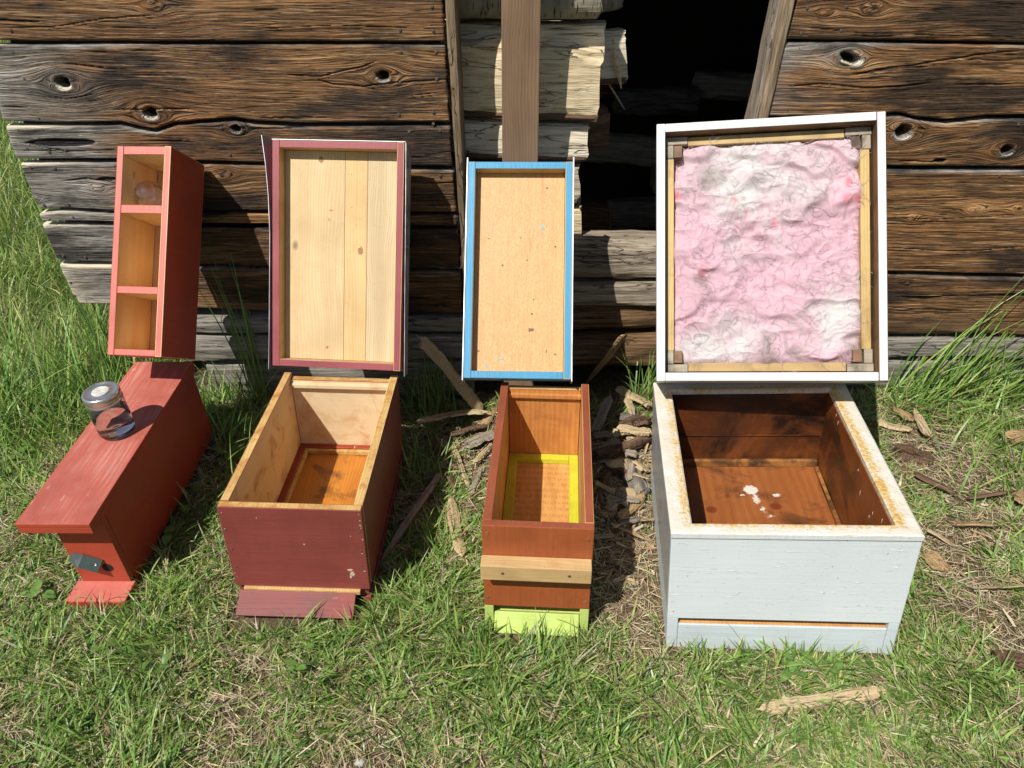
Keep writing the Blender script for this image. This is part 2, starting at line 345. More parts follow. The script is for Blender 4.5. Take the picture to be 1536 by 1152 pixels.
def splash(mat):
    """dried white paint spill and two round dark knots on the floor of the white box"""
    t = mat.node_tree; b = t.nodes['Principled BSDF']; src = b.inputs['Base Color'].links[0].from_socket
    class Q(NT):
        def __init__(s): s.m = mat; s.t = t; s.b = b; s.out = t.nodes['Material Output']
    n = Q(); c = n.coord(); ns = n.noise(n.map(c, (1, 1, .01)), 95, 6, .75); acc = None
    for (x, y, rx, ry, k) in ((.245, .425, .020, .020, 1.3), (.252, .39, .012, .028, .95), (.305, .405, .016, .012, .85), (.262, .35, .014, .035, .75), (.275, .325, .020, .012, .7), (.222, .405, .010, .006, .75), (.21, .37, .03, .03, .38), (.33, .30, .06, .03, .3)):
        d = n.n('VectorMath', operation='LENGTH', i_0=n.n('VectorMath', operation='MULTIPLY', i_0=n.n('VectorMath', operation='SUBTRACT', i_0=c, i_1=(x, y, 0)).outputs[0], i_1=(1 / rx, 1 / ry, 0)).outputs[0]).outputs['Value']
        g = n.math('MULTIPLY', n.val(d, 1.7, .2), k); acc = g if acc is None else n.math('MAXIMUM', acc, g)
    m = n.val(n.math('ADD', acc, n.math('MULTIPLY', n.math('SUBTRACT', ns, .5), 1.6)), .62, .80)
    m = n.math('MULTIPLY', m, n.val(acc, 0, .05))
    col_ = src
    for (x, y) in ((.135, .347), (.295, .362)):
        d = n.n('VectorMath', operation='LENGTH', i_0=n.n('VectorMath', operation='MULTIPLY', i_0=n.n('VectorMath', operation='SUBTRACT', i_0=c, i_1=(x, y, 0)).outputs[0], i_1=(60, 66, 0)).outputs[0]).outputs['Value']
        col_ = n.mix(n.math('MULTIPLY', n.val(n.math('ADD', d, n.math('MULTIPLY', n.math('SUBTRACT', ns, .5), .5)), 1.0, .7), .75), col_, (.13, .022, .010))
    col_ = n.mix(m, col_, (.62, .58, .52))
    t.links.new(col_, b.inputs['Base Color'])
splash(DARKFLOOR)
UP_WALL = wood('orange_pine_compartment', (.92, .68, .38), (.74, .44, .18), 'z', None, 0, loc=(8, 2, 1), rings=14, fig=1.2)
UP_BACK = wood('dull_plywood_back', (.66, .47, .27), (.50, .32, .17), 'z', None, 0, loc=(8, 4, 1))
CLEAT = wood('raw_cleat_wood', (.60, .42, .20), (.42, .26, .11), 'x', (.40, .18, .06), .4, loc=(8, 8, 1))
BATTEN = wood('yellow_batten', (.58, .42, .17), (.38, .24, .08), 'z', (.16, .09, .04), .55, loc=(2, 8, 3))
BATTEN_X = wood('yellow_batten_across', (.50, .35, .15), (.34, .21, .08), 'x', (.12, .07, .035), .55, loc=(2, 5, 3))
BLOCKG = wood('grey_mouldy_block', (.42, .37, .29), (.25, .20, .14), 'x', (.05, .04, .03), .9, loc=(6, 5, 3), knots=False)
BLOCKD = wood('dark_brown_block', (.26, .13, .055), (.12, .06, .03), 'x', (.03, .02, .015), .9, loc=(6, 9, 3), knots=False)
BROWNIN = wood('brown_lid_inside', (.24, .13, .06), (.13, .07, .035), 'z', (.04, .02, .01), .6, loc=(1, 1, 1), knots=False)
def sheet(name, base=(.62, .64, .67), rough=.34):
    n = NT(name); c = n.coord(); a = n.noise(c, 18, 4); n.b.inputs['Metallic'].default_value = .85
    cc = n.mix(n.val(a, .3, .7), tuple(x * .8 for x in base), base)
    return n.fin(cc, n.val(a, .3, .7, rough - .06, rough + .12), n.noise(c, 9, 2), .25, .004)
GALV = sheet('galvanised_sheet'); GALV_D = sheet('dull_dark_flashing', (.16, .16, .17), .5)
FLAP = sheet('green_grey_metal', (.20, .23, .20), .22)
def ply_mottled():
    n = NT('mottled_plywood_panel'); c = n.coord()
    a = n.n('TexVoronoi', i_Vector=n.map(c, (150, 150, 95)), i_Scale=1.).outputs['Distance']
    b = n.noise(n.map(c, (230, 230, 70)), 1, 3, .6, 2.2); st = n.noise(n.map(c, (160, 160, 4)), 1, 3); big = n.noise(c, 5, 3)
    cc = n.ramp(n.val(b, .32, .68), [(0, (.40, .21, .07)), (.5, (.52, .30, .115)), (1, (.62, .39, .17))])
    cc = n.mix(n.math('MULTIPLY', n.val(st, .45, .7), .55), cc, (.46, .23, .07)); cc = n.mix(n.math('MULTIPLY', n.val(n.noise(n.map(c, (60, 60, 7), (1, 2, 3)), 1, 5, .7), .60, .70), .6), cc, (.42, .17, .04))
    cc = n.mix(n.math('MULTIPLY', n.val(big, .45, .65), .35), cc, (.50, .28, .10))
    cc = n.mix(n.val(n.noise(c, 48, 2, .5), .735, .75), cc, (.14, .055, .02))
    return n.fin(cc, .5, b, .4, .0015)
PLYM = ply_mottled()
def bored_ply():
    n = NT('ridged_plywood_floor'); c = n.coord()
    w = n.n('TexWave', wave_type='BANDS', bands_direction='Y', i_Vector=c, i_Scale=13., i_Distortion=1.2, i_Detail=2.).outputs['Fac']
    b = n.noise(n.map(c, (420, 60, 60)), 1, 3, .6); bb = n.noise(n.map(c, (60, 8, 8)), 1, 3)
    cc = n.mix(n.val(bb, .3, .7), (.62, .34, .11), (.46, .22, .06))
    cc = n.mix(n.math('MULTIPLY', n.math('MULTIPLY', w, n.val(b, .45, .6)), .6), cc, (.26, .10, .03))
    return n.fin(cc, .5, b, .4, .001)
BORED = bored_ply()

# ------------------------------------------------------------------ ground height
BOXES = []      # (matrix inverse, x0, x1, y0, y1) footprints without grass
def hgt(x, y):
    x = np.asarray(x, float); y = np.asarray(y, float)
    h = .014 * (fbm(x * 4 + 9, y * 4, 3, 4) - .5) + .03 * (fbm(x * .8 + 3, y * .8, 8, 3) - .5) - .004
    h = h + .045 * np.exp(-(((x + 1.0) / .28) ** 2 + ((y - 1.9) / .28) ** 2))
    h = h + np.clip(.065 * (x - .42), 0, .045)
    for (cx, cy, rx, ry) in ((-.48, 1.52, .28, .4), (.08, 1.46, .22, .36)):
        h = np.where(h > -.004, h - (h + .004) * np.exp(-(((x - cx) / rx) ** 4 + ((y - cy) / ry) ** 4)), h)
    return h

# ================================================================== SETTING
def make_ground():
    def axis(a, b, st, far):
        c = list(np.arange(a, b, st)); s = st; p = a; lo = []
        while p > -far: s *= 1.22; p -= s; lo.append(p)
        s = st; p = b; hi = []
        while p < far: s *= 1.22; p += s; hi.append(p)
        return np.array(lo[::-1] + c + hi)
    xs = axis(-1.9, 1.9, .009, 60); ys = axis(.6, 2.6, .009, 60)
    X, Y = np.meshgrid(xs, ys, indexing='ij'); Z = hgt(X, Y) + .006 * (fbm(X * 45, Y * 45, 21, 3) - .5)
    inside = (X > -1.2) & (X < 4) & (Y > 2.2)
    Z = np.where(inside, Z - .02, Z)
    n = NT('soil_and_dry_thatch'); c = n.n('NewGeometry').outputs['Position']
    a = n.noise(c, 5, 5, .6); b = n.noise(c, 60, 5, .7, 1.0); d = n.noise(n.map(c, (260, 90, 90)), 1, 3, .6, 2.)
    cc = n.ramp(n.val(b, .3, .7), [(0, (.045, .030, .020)), (.5, (.15, .105, .065)), (1, (.34, .26, .16))])
    cc = n.mix(n.math('MULTIPLY', n.val(d, .5, .62), .7), cc, (.46, .36, .22))
    cc = n.mix(n.math('MULTIPLY', n.val(a, .45, .6), .35), cc, (.045, .055, .018))
    px = n.n('SeparateXYZ', i_0=c); far = n.math('MAXIMUM', n.val(n.math('ABSOLUTE', px.outputs[0]), 1.75, 2.3), n.math('MAXIMUM', n.val(px.outputs[1], 2.3, 3.2), n.val(px.outputs[1], .75, .3)))
    cc = n.mix(n.math('MULTIPLY', far, .85), cc, n.ramp(n.noise(c, 30, 5, .7), [(.35, (.05, .075, .02)), (.65, (.16, .24, .06))]))
    m = n.fin(cc, .95, n.math('ADD', b, d), 1.0, .008, .1)
    o = npmesh('ground', np.stack([X, Y, Z], -1).reshape(-1, 3), gridq(len(xs), len(ys)), m)
    o['kind'] = 'structure'
make_ground()

WY = 2.13       # wall face
shed = root('log_shed', 'dark weathered plank shed with an open doorway behind the hive boxes', 'shed', Matrix.Translation((0, 0, 0)))
def pl(pts, y=WY): return np.array([wp(u, v, y) for u, v in pts])
def plank(top, bot, left, right, knots=(), cracks=(), burns=(), greyend=0.0, seed=0, mat=None, y=WY, thick=.035, cup=.004, nails=(), grey_lit_top=.55, rest=.0032, wav=.007):
    """top/bot: pixel polylines; left/right: (x at z) callables. dense front sheet with real knot holes and cracks, closed behind."""
    T = pl(top, y); B = pl(bot, y)
    zt = lambda x: np.interp(x, T[:, 0], T[:, 1]); zb = lambda x: np.interp(x, B[:, 0], B[:, 1])
    x0 = min(left(T[0, 1]), left(B[0, 1])); x1 = max(right(T[-1, 1]), right(B[-1, 1]))
    nu = int((x1 - x0) / rest) + 2; hh = float(np.mean(zt(np.linspace(x0, x1, 9)) - zb(np.linspace(x0, x1, 9))))
    nv = max(10, int(hh / .0022))
    s = np.linspace(0, 1, nu)[:, None]; t = np.linspace(0, 1, nv)[None, :]
    xg = x0 + (x1 - x0) * s + 0 * t
    for _ in range(2):
        ztg = zt(xg) - .0018; zbg = zb(xg) + .0018
        z = zbg + (ztg - zbg) * t
        L = left(z); Rr = right(z)
        xg = L + (Rr - L) * s
    x = xg; edge_n = .004 * (fbm(x * 14, z * 3, seed + 5, 3) - .5)
    z = z + edge_n * (2 * t - 1) ** 8
    ends = (fbm(z * 60, z * 0 + seed, seed, 3) - .5) * .012; x = x + ends * ((2 * s - 1) ** 40)
    g = z + wav * (fbm(x * 2.2, z * 7, seed + 1, 3) - .5) + .0030 * (fbm(x * 9, z * 22, seed + 2, 2) - .5)
    dep = np.zeros_like(x); grey = np.zeros_like(x); dark = np.zeros_like(x)
    for (ku, kv, kr, kind) in knots:
        kx, kz = wp(ku, kv, y); r = kr
        dx = (x - kx); dz = (z - kz); q = (dx / 1.9) ** 2 + dz ** 2; RR = (r * 1.7) ** 2
        g = g - dz * RR / (q + RR * .35) * (1 if kind in 'hl' else .6) + .004 * np.exp(-q / RR) * (fbm(x * 60, z * 60, seed + 21, 2))
        rr = np.sqrt((dx * (.85 if kind != 'l' else .5)) ** 2 + (dz + .3 * dx * (kind == 'l')) ** 2) * (1 + .25 * (fbm(np.arctan2(dz, dx) * 1.5 + 9, x * 0, seed + 7, 2) - .5))
        if kind in 'hl':
            hole = 1 - sstep(r * .62, r * .85, rr); dep += hole * .026
            dep -= .0035 * np.exp(-((rr - r * 1.12) / (r * .30)) ** 2)
            dark = np.maximum(dark, 1 - sstep(r * .45, r * .66, rr))  # shade inside the hole, put into the colour as well
            grey += 1.5 * np.exp(-((rr - r * .93) / (r * .22)) ** 2) * (.2 + .8 * sstep(.2, -.6, dz / r))  # sunlit lower rim of the hole, painted pale
        elif kind == 's':
            dep -= .004 * np.exp(-(rr / (r * .8)) ** 2); rn_ = fbm(x * 90, z * 140, seed + 31, 3); dark = np.maximum(dark, (.9 * np.exp(-(rr / (r * .55)) ** 2) + .5 * np.exp(-((rr - r) / (r * .3)) ** 2) * (dz < 0)) * sstep(.35, .62, rn_))
    for pts, w, d in cracks:
        C = pl(pts, y); cz = np.interp(x, C[:, 0], C[:, 1]) + .003 * (fbm(x * 26, x * 0, seed + 3, 3) - .5)
        m = (sstep(C[0, 0], C[0, 0] + .04, x) * (1 - sstep(C[-1, 0] - .04, C[-1, 0], x)))
        e = np.exp(-((z - cz) / w) ** 2) * m; dep += d * e; dark = np.maximum(dark, .8 * e)
        dep -= .002 * np.exp(-((z - cz + 2.4 * w) / (w * 1.4)) ** 2) * m
    for (bu, bv, bw, bh) in burns:
        bx, bz = wp(bu, bv, y); q = ((x - bx) / bw) ** 2 + ((z - bz) / bh) ** 2 + .5 * (fbm(x * 14, z * 40, seed + 9, 3) - .5)
        b_ = 1 - sstep(.7, 1.0, q); dark = np.maximum(dark, b_); dep += .006 * b_
    # checks along the grain and relief
    rel = fbm(x * 5 + seed, g * 240, seed + 11, 3); dep += (.5 - rel) * .0046
    chk = fbm(x * 3.2 + seed, g * 120, seed + 13, 2); ck = sstep(.80, .88, chk); dep += ck * .004; dark = np.maximum(dark, ck * .8)
    dep += cup * (fbm(x * 1.3 + seed, z * 2, seed + 14, 2) - .5) * 2
    er = .006; dt = (1 - t) * hh; db = t * hh
    dep = dep + .010 * np.clip(1 - dt / er, 0, 1) ** 2 + .009 * np.clip(1 - db / er, 0, 1) ** 2
    xe = np.minimum(x - L, Rr - x); dep += .006 * np.clip(1 - xe / .005, 0, 1) ** 2
    grey += grey_lit_top * np.exp(-(dt / .010) ** 2) + .25 * np.exp(-(db / .008) ** 2) + .25 * np.exp(-(xe / .03))  # weathered edges; the top edge also carries a painted sun highlight
    grey += greyend * (1 - sstep(.05, .55, x - x0 + .15 * (fbm(x * 3, z * 20, seed + 4, 3) - .5))) + .14 * sstep(.55, .68, fbm(x * 1.7, z * 12, seed + 6, 3))
    yy = y + dep
    V = np.stack([x, yy, z], -1).reshape(-1, 3); n0 = len(V); Q = gridq(nu, nv)
    idx = np.arange(n0).reshape(nu, nv)
    ringi = np.concatenate([idx[:, 0], idx[-1, 1:], idx[-2::-1, -1], idx[0, -2:0:-1]])
    Vb = V[ringi].copy(); Vb[:, 1] = y + thick; m = len(ringi)
    a = np.arange(m); b = (a + 1) % m
    Q2 = np.stack([ringi[a], ringi[b], b + n0, a + n0][::-1], 1)
    V = np.concatenate([V, Vb]); at = {}
    for k, d in (('grain', g), ('grey', grey), ('dark', dark)):
        d = np.clip(d, -5, 5).reshape(-1); at[k] = np.concatenate([d, d[ringi]])
    o = npmesh('plank', V, np.concatenate([Q, Q2]), mat or BARN[seed % 4], at, shed)
    for (nu_, nv_) in nails:
        nx, nz = wp(nu_, nv_, y)
        lathe('nail', [(.0042, -.008), (.0046, .001), (.0038, .0026), (.0012, .0032)], 8, NAIL, o, Matrix.Translation((nx, y + .001, nz)) @ Matrix.Rotation(R(90), 4, 'X'), False)
    return o
def xline(pts, y=WY):
    A = pl(pts, y); o = np.argsort(A[:, 1]); A = A[o]
    return lambda z: np.interp(z, A[:, 1], A[:, 0])
LJ = xline([(664, -200), (664, 0), (676, 200), (692, 420), (697, 560)])          # right ends of the left siding
RJ = xline([(1236, -200), (1196, 0), (1142, 180), (1080, 380), (1066, 480), (1066, 700)])    # left ends of the right siding
def stair(*pts): return xline(pts)
# left siding, top to bottom
plank([(-60, -190), (664, -190)], [(-60, -72), (664, -70)], stair((-60, -190), (-20, -70)), LJ, seed=31, rest=.006)
plank([(-40, -68), (664, -66)], [(-40, 61), (0, 62), (350, 63), (664, 64)], stair((-60, -70), (-16, 61)), LJ, knots=[(230, 8, .016, 's')],
      cracks=[([(0, 42), (80, 40), (160, 28), (240, 22)], .0012, .006), ([(350, 45), (500, 38), (664, 44)], .0010, .006)],
      nails=[(297, 48), (16, 45), (648, 10), (600, 45), (650, 46), (180, 52)], seed=1, mat=BARN[1], grey_lit_top=.2, wav=.020)
plank([(-20, 66), (350, 66), (664, 67)], [(-20, 182), (100, 185), (180, 184), (205, 190), (232, 195), (262, 185), (300, 181), (350, 177), (385, 183), (440, 186), (664, 184)],
      stair((-16, 66), (4, 185)), LJ,
      knots=[(96, 124, .0185, 'h'), (226, 169, .019, 'h'), (575, 114, .0165, 'h')],
      cracks=[([(0, 160), (50, 161)], .002, .008), ([(62, 142), (100, 149), (150, 140)], .0010, .006), ([(425, 112), (480, 115), (540, 101), (572, 90)], .0016, .008), ([(470, 118), (500, 127), (545, 130), (590, 124), (668, 120)], .0016, .009),
              ([(160, 165), (280, 163), (300, 166)], .0016, .006), ([(240, 162), (285, 165)], .0025, .006), ([(600, 145), (668, 138)], .001, .005)],
      nails=[(20, 78), (305, 75), (310, 113), (37, 118), (601, 78), (654, 78), (46, 145), (318, 150), (598, 172), (650, 168), (600, 124), (655, 119), (58, 177), (475, 118)],
      greyend=.75, seed=2, mat=BARN[0])
plank([(4, 188), (100, 189), (180, 188), (205, 194), (232, 199), (262, 189), (300, 185), (350, 181), (385, 187), (440, 190), (664, 188)], [(20, 240), (175, 240), (300, 243), (450, 247), (668, 251)],
      stair((6, 186), (26, 243)), LJ, knots=[(354, 193, .013, 'h')],
      cracks=[([(20, 210), (60, 220), (100, 228), (180, 224)], .001, .005), ([(350, 230), (500, 235), (660, 236)], .0012, .006)],
      burns=[(92, 214, .105, .012)], nails=[(28, 196), (64, 195), (332, 192), (41, 223), (74, 228), (98, 225), (345, 232), (614, 198), (660, 196), (650, 186)], greyend=1.0, seed=3, mat=BARN[3])
plank([(26, 244), (175, 244), (300, 247), (450, 251), (668, 255)], [(55, 316), (90, 313), (130, 315), (168, 318), (290, 318), (400, 318), (668, 320)], stair((27, 242), (60, 318)), LJ,
      knots=[(147, 281, .014, 's'), (332, 262, .020, 's'), (50, 298, .012, 's')], cracks=[([(90, 272), (130, 268), (165, 274), (172, 276)], .002, .009)], burns=[(160, 269, .03, .006)],
      nails=[(46, 251), (82, 253), (345, 260), (66, 308), (102, 307), (660, 264), (652, 310)], greyend=.95, seed=4, mat=BARN[1])
plank([(55, 320), (90, 317), (130, 319), (168, 322), (290, 322), (400, 322), (668, 324)], [(62, 333), (170, 334), (290, 336), (400, 338), (680, 341)], stair((56, 318), (64, 335)), LJ,
      nails=[(75, 329), (110, 326)], greyend=1.1, seed=5, mat=BARN[0], grey_lit_top=.3)
plank([(60, 337), (170, 338), (290, 340), (400, 342), (680, 345)], [(84, 393), (170, 395), (290, 397), (400, 401), (685, 405)], stair((60, 334), (87, 396)), LJ,
      nails=[(95, 384), (128, 386), (655, 355), (660, 395)], greyend=1.0, seed=6, mat=BARN[3], grey_lit_top=.4)
plank([(86, 397), (170, 399), (290, 401), (400, 405), (685, 409)], [(112, 457), (170, 458), (290, 463), (400, 468), (690, 472)], stair((87, 396), (108, 440), (124, 462)), LJ,
      nails=[(106, 424), (112, 444), (655, 420), (660, 460)], cracks=[([(140, 412), (250, 415), (330, 418)], .0012, .006)], greyend=1.3, seed=7, mat=BARN[0])
# right siding
BIG = lambda z: np.full_like(np.asarray(z, float), 2.6)
plank([(1180, -190), (2300, -190)], [(1180, -72), (2300, -70)], RJ, BIG, seed=32, rest=.008)
plank([(1150, -68), (1536, -66), (2200, -66)], [(1150, 60), (1190, 60), (1330, 61), (1536, 65), (2200, 67)], RJ, BIG, knots=[(1310, 12, .018, 's'), (1240, 18, .010, 's')],
      nails=[(1211, 12), (1270, 10), (1202, 50), (1262, 46)], cracks=[([(1200, 40), (1300, 50), (1536, 56)], .001, .005)], seed=8, mat=BARN[1], grey_lit_top=.2, rest=.004, wav=.022)
plank([(1150, 63), (1190, 63), (1330, 64), (1536, 68), (2200, 70)], [(1140, 175), (1290, 176), (1330, 171), (1352, 170), (1375, 176), (1420, 181), (1480, 175), (1536, 174), (2200, 178)], RJ, BIG,
      knots=[(1275, 86, .017, 'l')], cracks=[([(1176, 130), (1230, 126), (1260, 128), (1300, 132), (1350, 130), (1400, 124)], .0018, .009), ([(1300, 105), (1370, 98), (1420, 90), (1480, 80), (1536, 76)], .0016, .008), ([(1330, 106), (1360, 101), (1400, 100)], .002, .006)],
      nails=[(1199, 73), (1257, 71), (1189, 130), (1244, 128), (1181, 168), (1492, 76)], greyend=.5, seed=9, mat=BARN[2], rest=.004)
plank([(1140, 179), (1290, 180), (1330, 175), (1352, 174), (1375, 180), (1420, 185), (1480, 179), (1536, 178), (2200, 182)], [(1120, 246), (1330, 250), (1430, 251), (1536, 252), (2200, 256)], RJ, BIG,
      knots=[(1354, 197, .022, 'h'), (1510, 225, .017, 'h')], cracks=[([(1370, 190), (1386, 194), (1400, 196)], .002, .008), ([(1340, 240), (1400, 243), (1430, 238)], .0014, .007)],
      nails=[(1528, 187)], burns=[(1410, 241, .02, .006)], seed=10, mat=BARN[0], rest=.004)
plank([(1120, 250), (1330, 254), (1430, 255), (1536, 256), (2200, 260)], [(1070, 408), (1330, 409), (1536, 413), (2200, 418)], RJ, BIG,
      knots=[(1462, 313, .012, 's'), (1372, 325, .008, 's'), (1528, 312, .010, 's')], nails=[(1480, 309), (1500, 264)],
      cracks=[([(1330, 325), (1400, 330), (1536, 322)], .001, .004), ([(1330, 372), (1440, 378), (1536, 370)], .0012, .006)], seed=11, mat=BARN[2], rest=.004, grey_lit_top=.75)
plank([(1066, 412), (1330, 413), (1536, 417), (2200, 422)], [(1060, 481), (1330, 482), (1536, 485), (2200, 490)], RJ, BIG,
      knots=[(1361, 425, .006, 's')], cracks=[([(1330, 462), (1440, 466), (1536, 468)], .0014, .007), ([(1330, 440), (1440, 444)], .001, .004)], nails=[(1361, 425)], seed=12, mat=BARN[1], rest=.004, grey_lit_top=.6)

def roughbar(name, p0, p1, hz, hy, mat, parent, seed=0, amp=.006, nseg=70, ring=18, power=.55, endtaper=0.0, bow=0., wedge=0.0):
    """log, bar or split: closed tube p0->p1 along any direction, cross-section hz x hy (superellipse), rough"""
    p0 = Vector(p0); p1 = Vector(p1); d = (p1 - p0); Ln = d.length; d.normalize()
    upv = Vector((0, 0, 1)) if abs(d.z) < .8 else Vector((0, 1, 0))
    sd = d.cross(upv).normalized(); uv = sd.cross(d).normalized()
    # mesh in local space: x along
    a = np.linspace(0, 2 * math.pi, ring, endpoint=False)[None, :]; s = np.linspace(0, 1, nseg)[:, None]
    ca = np.cos(a); sa = np.sin(a)
    cy = np.sign(ca) * np.abs(ca) ** power; cz = np.sign(sa) * np.abs(sa) ** power
    if wedge: cy = cy * (1 - wedge * (cz * .5 + .5))
    nse = 1 + amp / max(hz, hy) * 2.2 * (fbm(s * Ln * 6 + seed, a * 2.2 + np.sin(a) + 5, seed, 4) - .5) * 2
    tp = 1 - endtaper * (np.abs(2 * s - 1) ** 3) + .06 * (fbm(s * 4, s * 0, seed + 3, 2) - .5)
    X = s * Ln + .02 * np.where(s > .5, 1, -1) * (np.abs(2 * s - 1) ** 30) * (fbm(a * 3, a * 0 + seed, seed + 4, 2) - .5) + 0 * a
    Yl = cy * hy * .5 * nse * tp; Zl = cz * hz * .5 * nse * tp + bow * np.sin(math.pi * s)
    V = np.stack([X, Yl, Zl + 0 * Yl], -1).reshape(-1, 3)
    Q = []
    for i in range(nseg - 1):
        for j in range(ring):
            k = (j + 1) % ring; Q.append((i * ring + j, i * ring + k, (i + 1) * ring + k, (i + 1) * ring + j))
    V = [tuple(v) for v in V]
    c0 = len(V); V.append((V[0][0] * 0 + .0, 0, 0)); V.append((Ln, 0, bow * 0)); 
    for j in range(ring):
        k = (j + 1) % ring; Q.append((c0, k, j)); b = (nseg - 1) * ring; Q.append((c0 + 1, b + j, b + k))
    o = mesh(name, V, Q, mat, parent, False)
    m = Matrix((( d.x, sd.x * -1, uv.x), (d.y, sd.y * -1, uv.y), (d.z, sd.z * -1, uv.z))).to_4x4(); m.translation = p0
    o.matrix_world = m
    return o
# door jambs (thick boards seen on edge)
def jamb(pts_a, pts_b, name, y0, y1, mat):
    A = pl(pts_a, y0); B = pl(pts_b, y0); n = 60
    zs = np.linspace(max(A[:, 1].min(), B[:, 1].min()), min(A[:, 1].max(), B[:, 1].max()), n)
    oa = np.argsort(A[:, 1]); ob = np.argsort(B[:, 1])
    xa = np.interp(zs, A[oa, 1], A[oa, 0]) + .002 * (fbm(zs * 12, zs * 0, 3) - .5) * 2; xb = np.interp(zs, B[ob, 1], B[ob, 0]) + .003 * (fbm(zs * 9, zs * 0, 8) - .5) * 2
    m = 7; V = []
    for i, z in enumerate(zs):
        for j in range(m):
            t = j / (m - 1); e = abs(2 * t - 1) ** 6
            V.append((xa[i] + (xb[i] - xa[i]) * t, y0 + .006 * e + .002 * float(vn(t * 9, z * 20, 4)), z))
        V.append((xb[i], y1, z)); V.append((xa[i], y1, z))
    k = m + 2; F = []
    for i in range(n - 1):
        for j in range(k):
            q = (j + 1) % k; F.append((i * k + j, i * k + q, (i + 1) * k + q, (i + 1) * k + j))
    F.append(tuple(range(k))[::-1]); F.append(tuple((n - 1) * k + i for i in range(k)))
    return mesh(name, V, F, mat, shed)
JAMB = rough_log_mat('weathered_jamb_wood', (.05, .035, .022), (.19, .135, .085), (.36, .28, .19), 'z', 20, .8, 60)
JAMB2 = rough_log_mat('grey_jamb_wood', (.07, .055, .045), (.26, .21, .165), (.44, .37, .30), 'z', 27, .8, 60)
jamb([(667, -210), (667, 0), (680, 200), (694, 400), (699, 560)], [(684, -210), (683, 0), (691, 150), (697, 300), (703, 400), (706, 560)], 'door_jamb', WY - .012, WY + .11, JAMB)
jamb([(1225, -210), (1178, 0), (1139, 175), (1080, 380), (1066, 480)], [(1236, -210), (1194, 0), (1155, 175), (1096, 380), (1080, 480)], 'door_jamb', WY - .012, WY + .11, JAMB)
jamb([(1208, -210), (1168, 0), (1132, 175), (1074, 380), (1060, 480)], [(1222, -210), (1177, 0), (1138, 175), (1079, 380), (1065, 480)], 'door_jamb', WY + .004, WY + .08, JAMB2)
POSTM = wood('brown_post_wood', (.27, .17, .10), (.12, .068, .038), 'z', None, 0, (.20, .145, .10), loc=(1, 1, 7), knots=False, rough=.85)
board('door_post', -.027, .072, WY + .005, WY + .045, .0, 1.95, {'d': POSTM}, shed, .003)
# threshold and foundation timbers
roughbar('threshold_log', (.10, 2.27, .455), (.92, 2.27, .455), .125, .16, SILL, shed, 3, .012, 120, 22, .6)
roughbar('threshold_log', (-.16, 2.25, .35), (.92, 2.25, .345), .085, .14, SILL, shed, 4, .009, 120, 22, .5)
roughbar('threshold_log', (-.16, 2.27, .26), (.92, 2.27, .26), .10, .13, BROWNB, shed, 5, .01, 100, 20, .6)
roughbar('threshold_log', (-.16, 2.24, .14), (.92, 2.24, .14), .11, .13, BROWNB, shed, 6, .01, 100, 20, .6)
for i, (za, zb, yy, mt, xa, xb) in enumerate([(.325, .385, 2.20, BROWNB, -1.16, -.13), (.245, .30, 2.175, GREYB, -1.03, -.13), (.15, .235, 2.165, GREYB, -1.04, -.13), (.0, .14, 2.175, GREYB, -.98, -.13),
                                      (.335, .385, 2.22, BROWNB, .62, 2.6), (.235, .325, 2.18, BROWNB, .62, 2.6), (.155, .222, 2.175, GREYB, .62, 2.6), (.03, .145, 2.18, GREYB, .62, 2.6)]):
    roughbar('foundation_log', (xa, yy, (za + zb) / 2), (xb, yy, (za + zb) / 2 + .004), zb - za, .10, mt, shed, 20 + i, .007, 140, 18, .42)
# shed shell
def slab(name, x0, x1, y0, y1, z0, z1, mat): return board(name, x0, x1, y0, y1, z0, z1, mat, shed, .004)
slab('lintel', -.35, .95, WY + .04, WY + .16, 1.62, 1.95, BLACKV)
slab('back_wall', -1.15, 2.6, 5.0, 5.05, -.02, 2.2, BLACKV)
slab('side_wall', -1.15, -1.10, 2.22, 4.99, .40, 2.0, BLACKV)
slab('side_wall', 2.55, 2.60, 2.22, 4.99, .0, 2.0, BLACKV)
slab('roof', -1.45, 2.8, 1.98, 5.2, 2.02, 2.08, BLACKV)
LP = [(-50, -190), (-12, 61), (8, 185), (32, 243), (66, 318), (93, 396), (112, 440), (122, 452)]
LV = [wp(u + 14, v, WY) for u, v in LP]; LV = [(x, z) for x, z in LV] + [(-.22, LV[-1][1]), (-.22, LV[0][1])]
nL = len(LV); mesh('dark_backing', [(x, WY + .040, z) for x, z in LV] + [(x, WY + .060, z) for x, z in LV], [tuple(range(nL)), tuple(range(nL, 2 * nL))[::-1]] + [(i, nL + i, nL + (i + 1) % nL, (i + 1) % nL) for i in range(nL)], BLACKV, shed)  # dark sheet added behind the siding to keep the plank gaps black
slab('dark_backing', .80, 2.54, WY + .06, WY + .085, .40, 2.0, BLACKV)
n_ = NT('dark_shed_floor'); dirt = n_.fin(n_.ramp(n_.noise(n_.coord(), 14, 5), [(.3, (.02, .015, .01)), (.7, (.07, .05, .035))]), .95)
slab('floor', -1.0, 2.5, 2.34, 4.98, .0, .06, dirt)

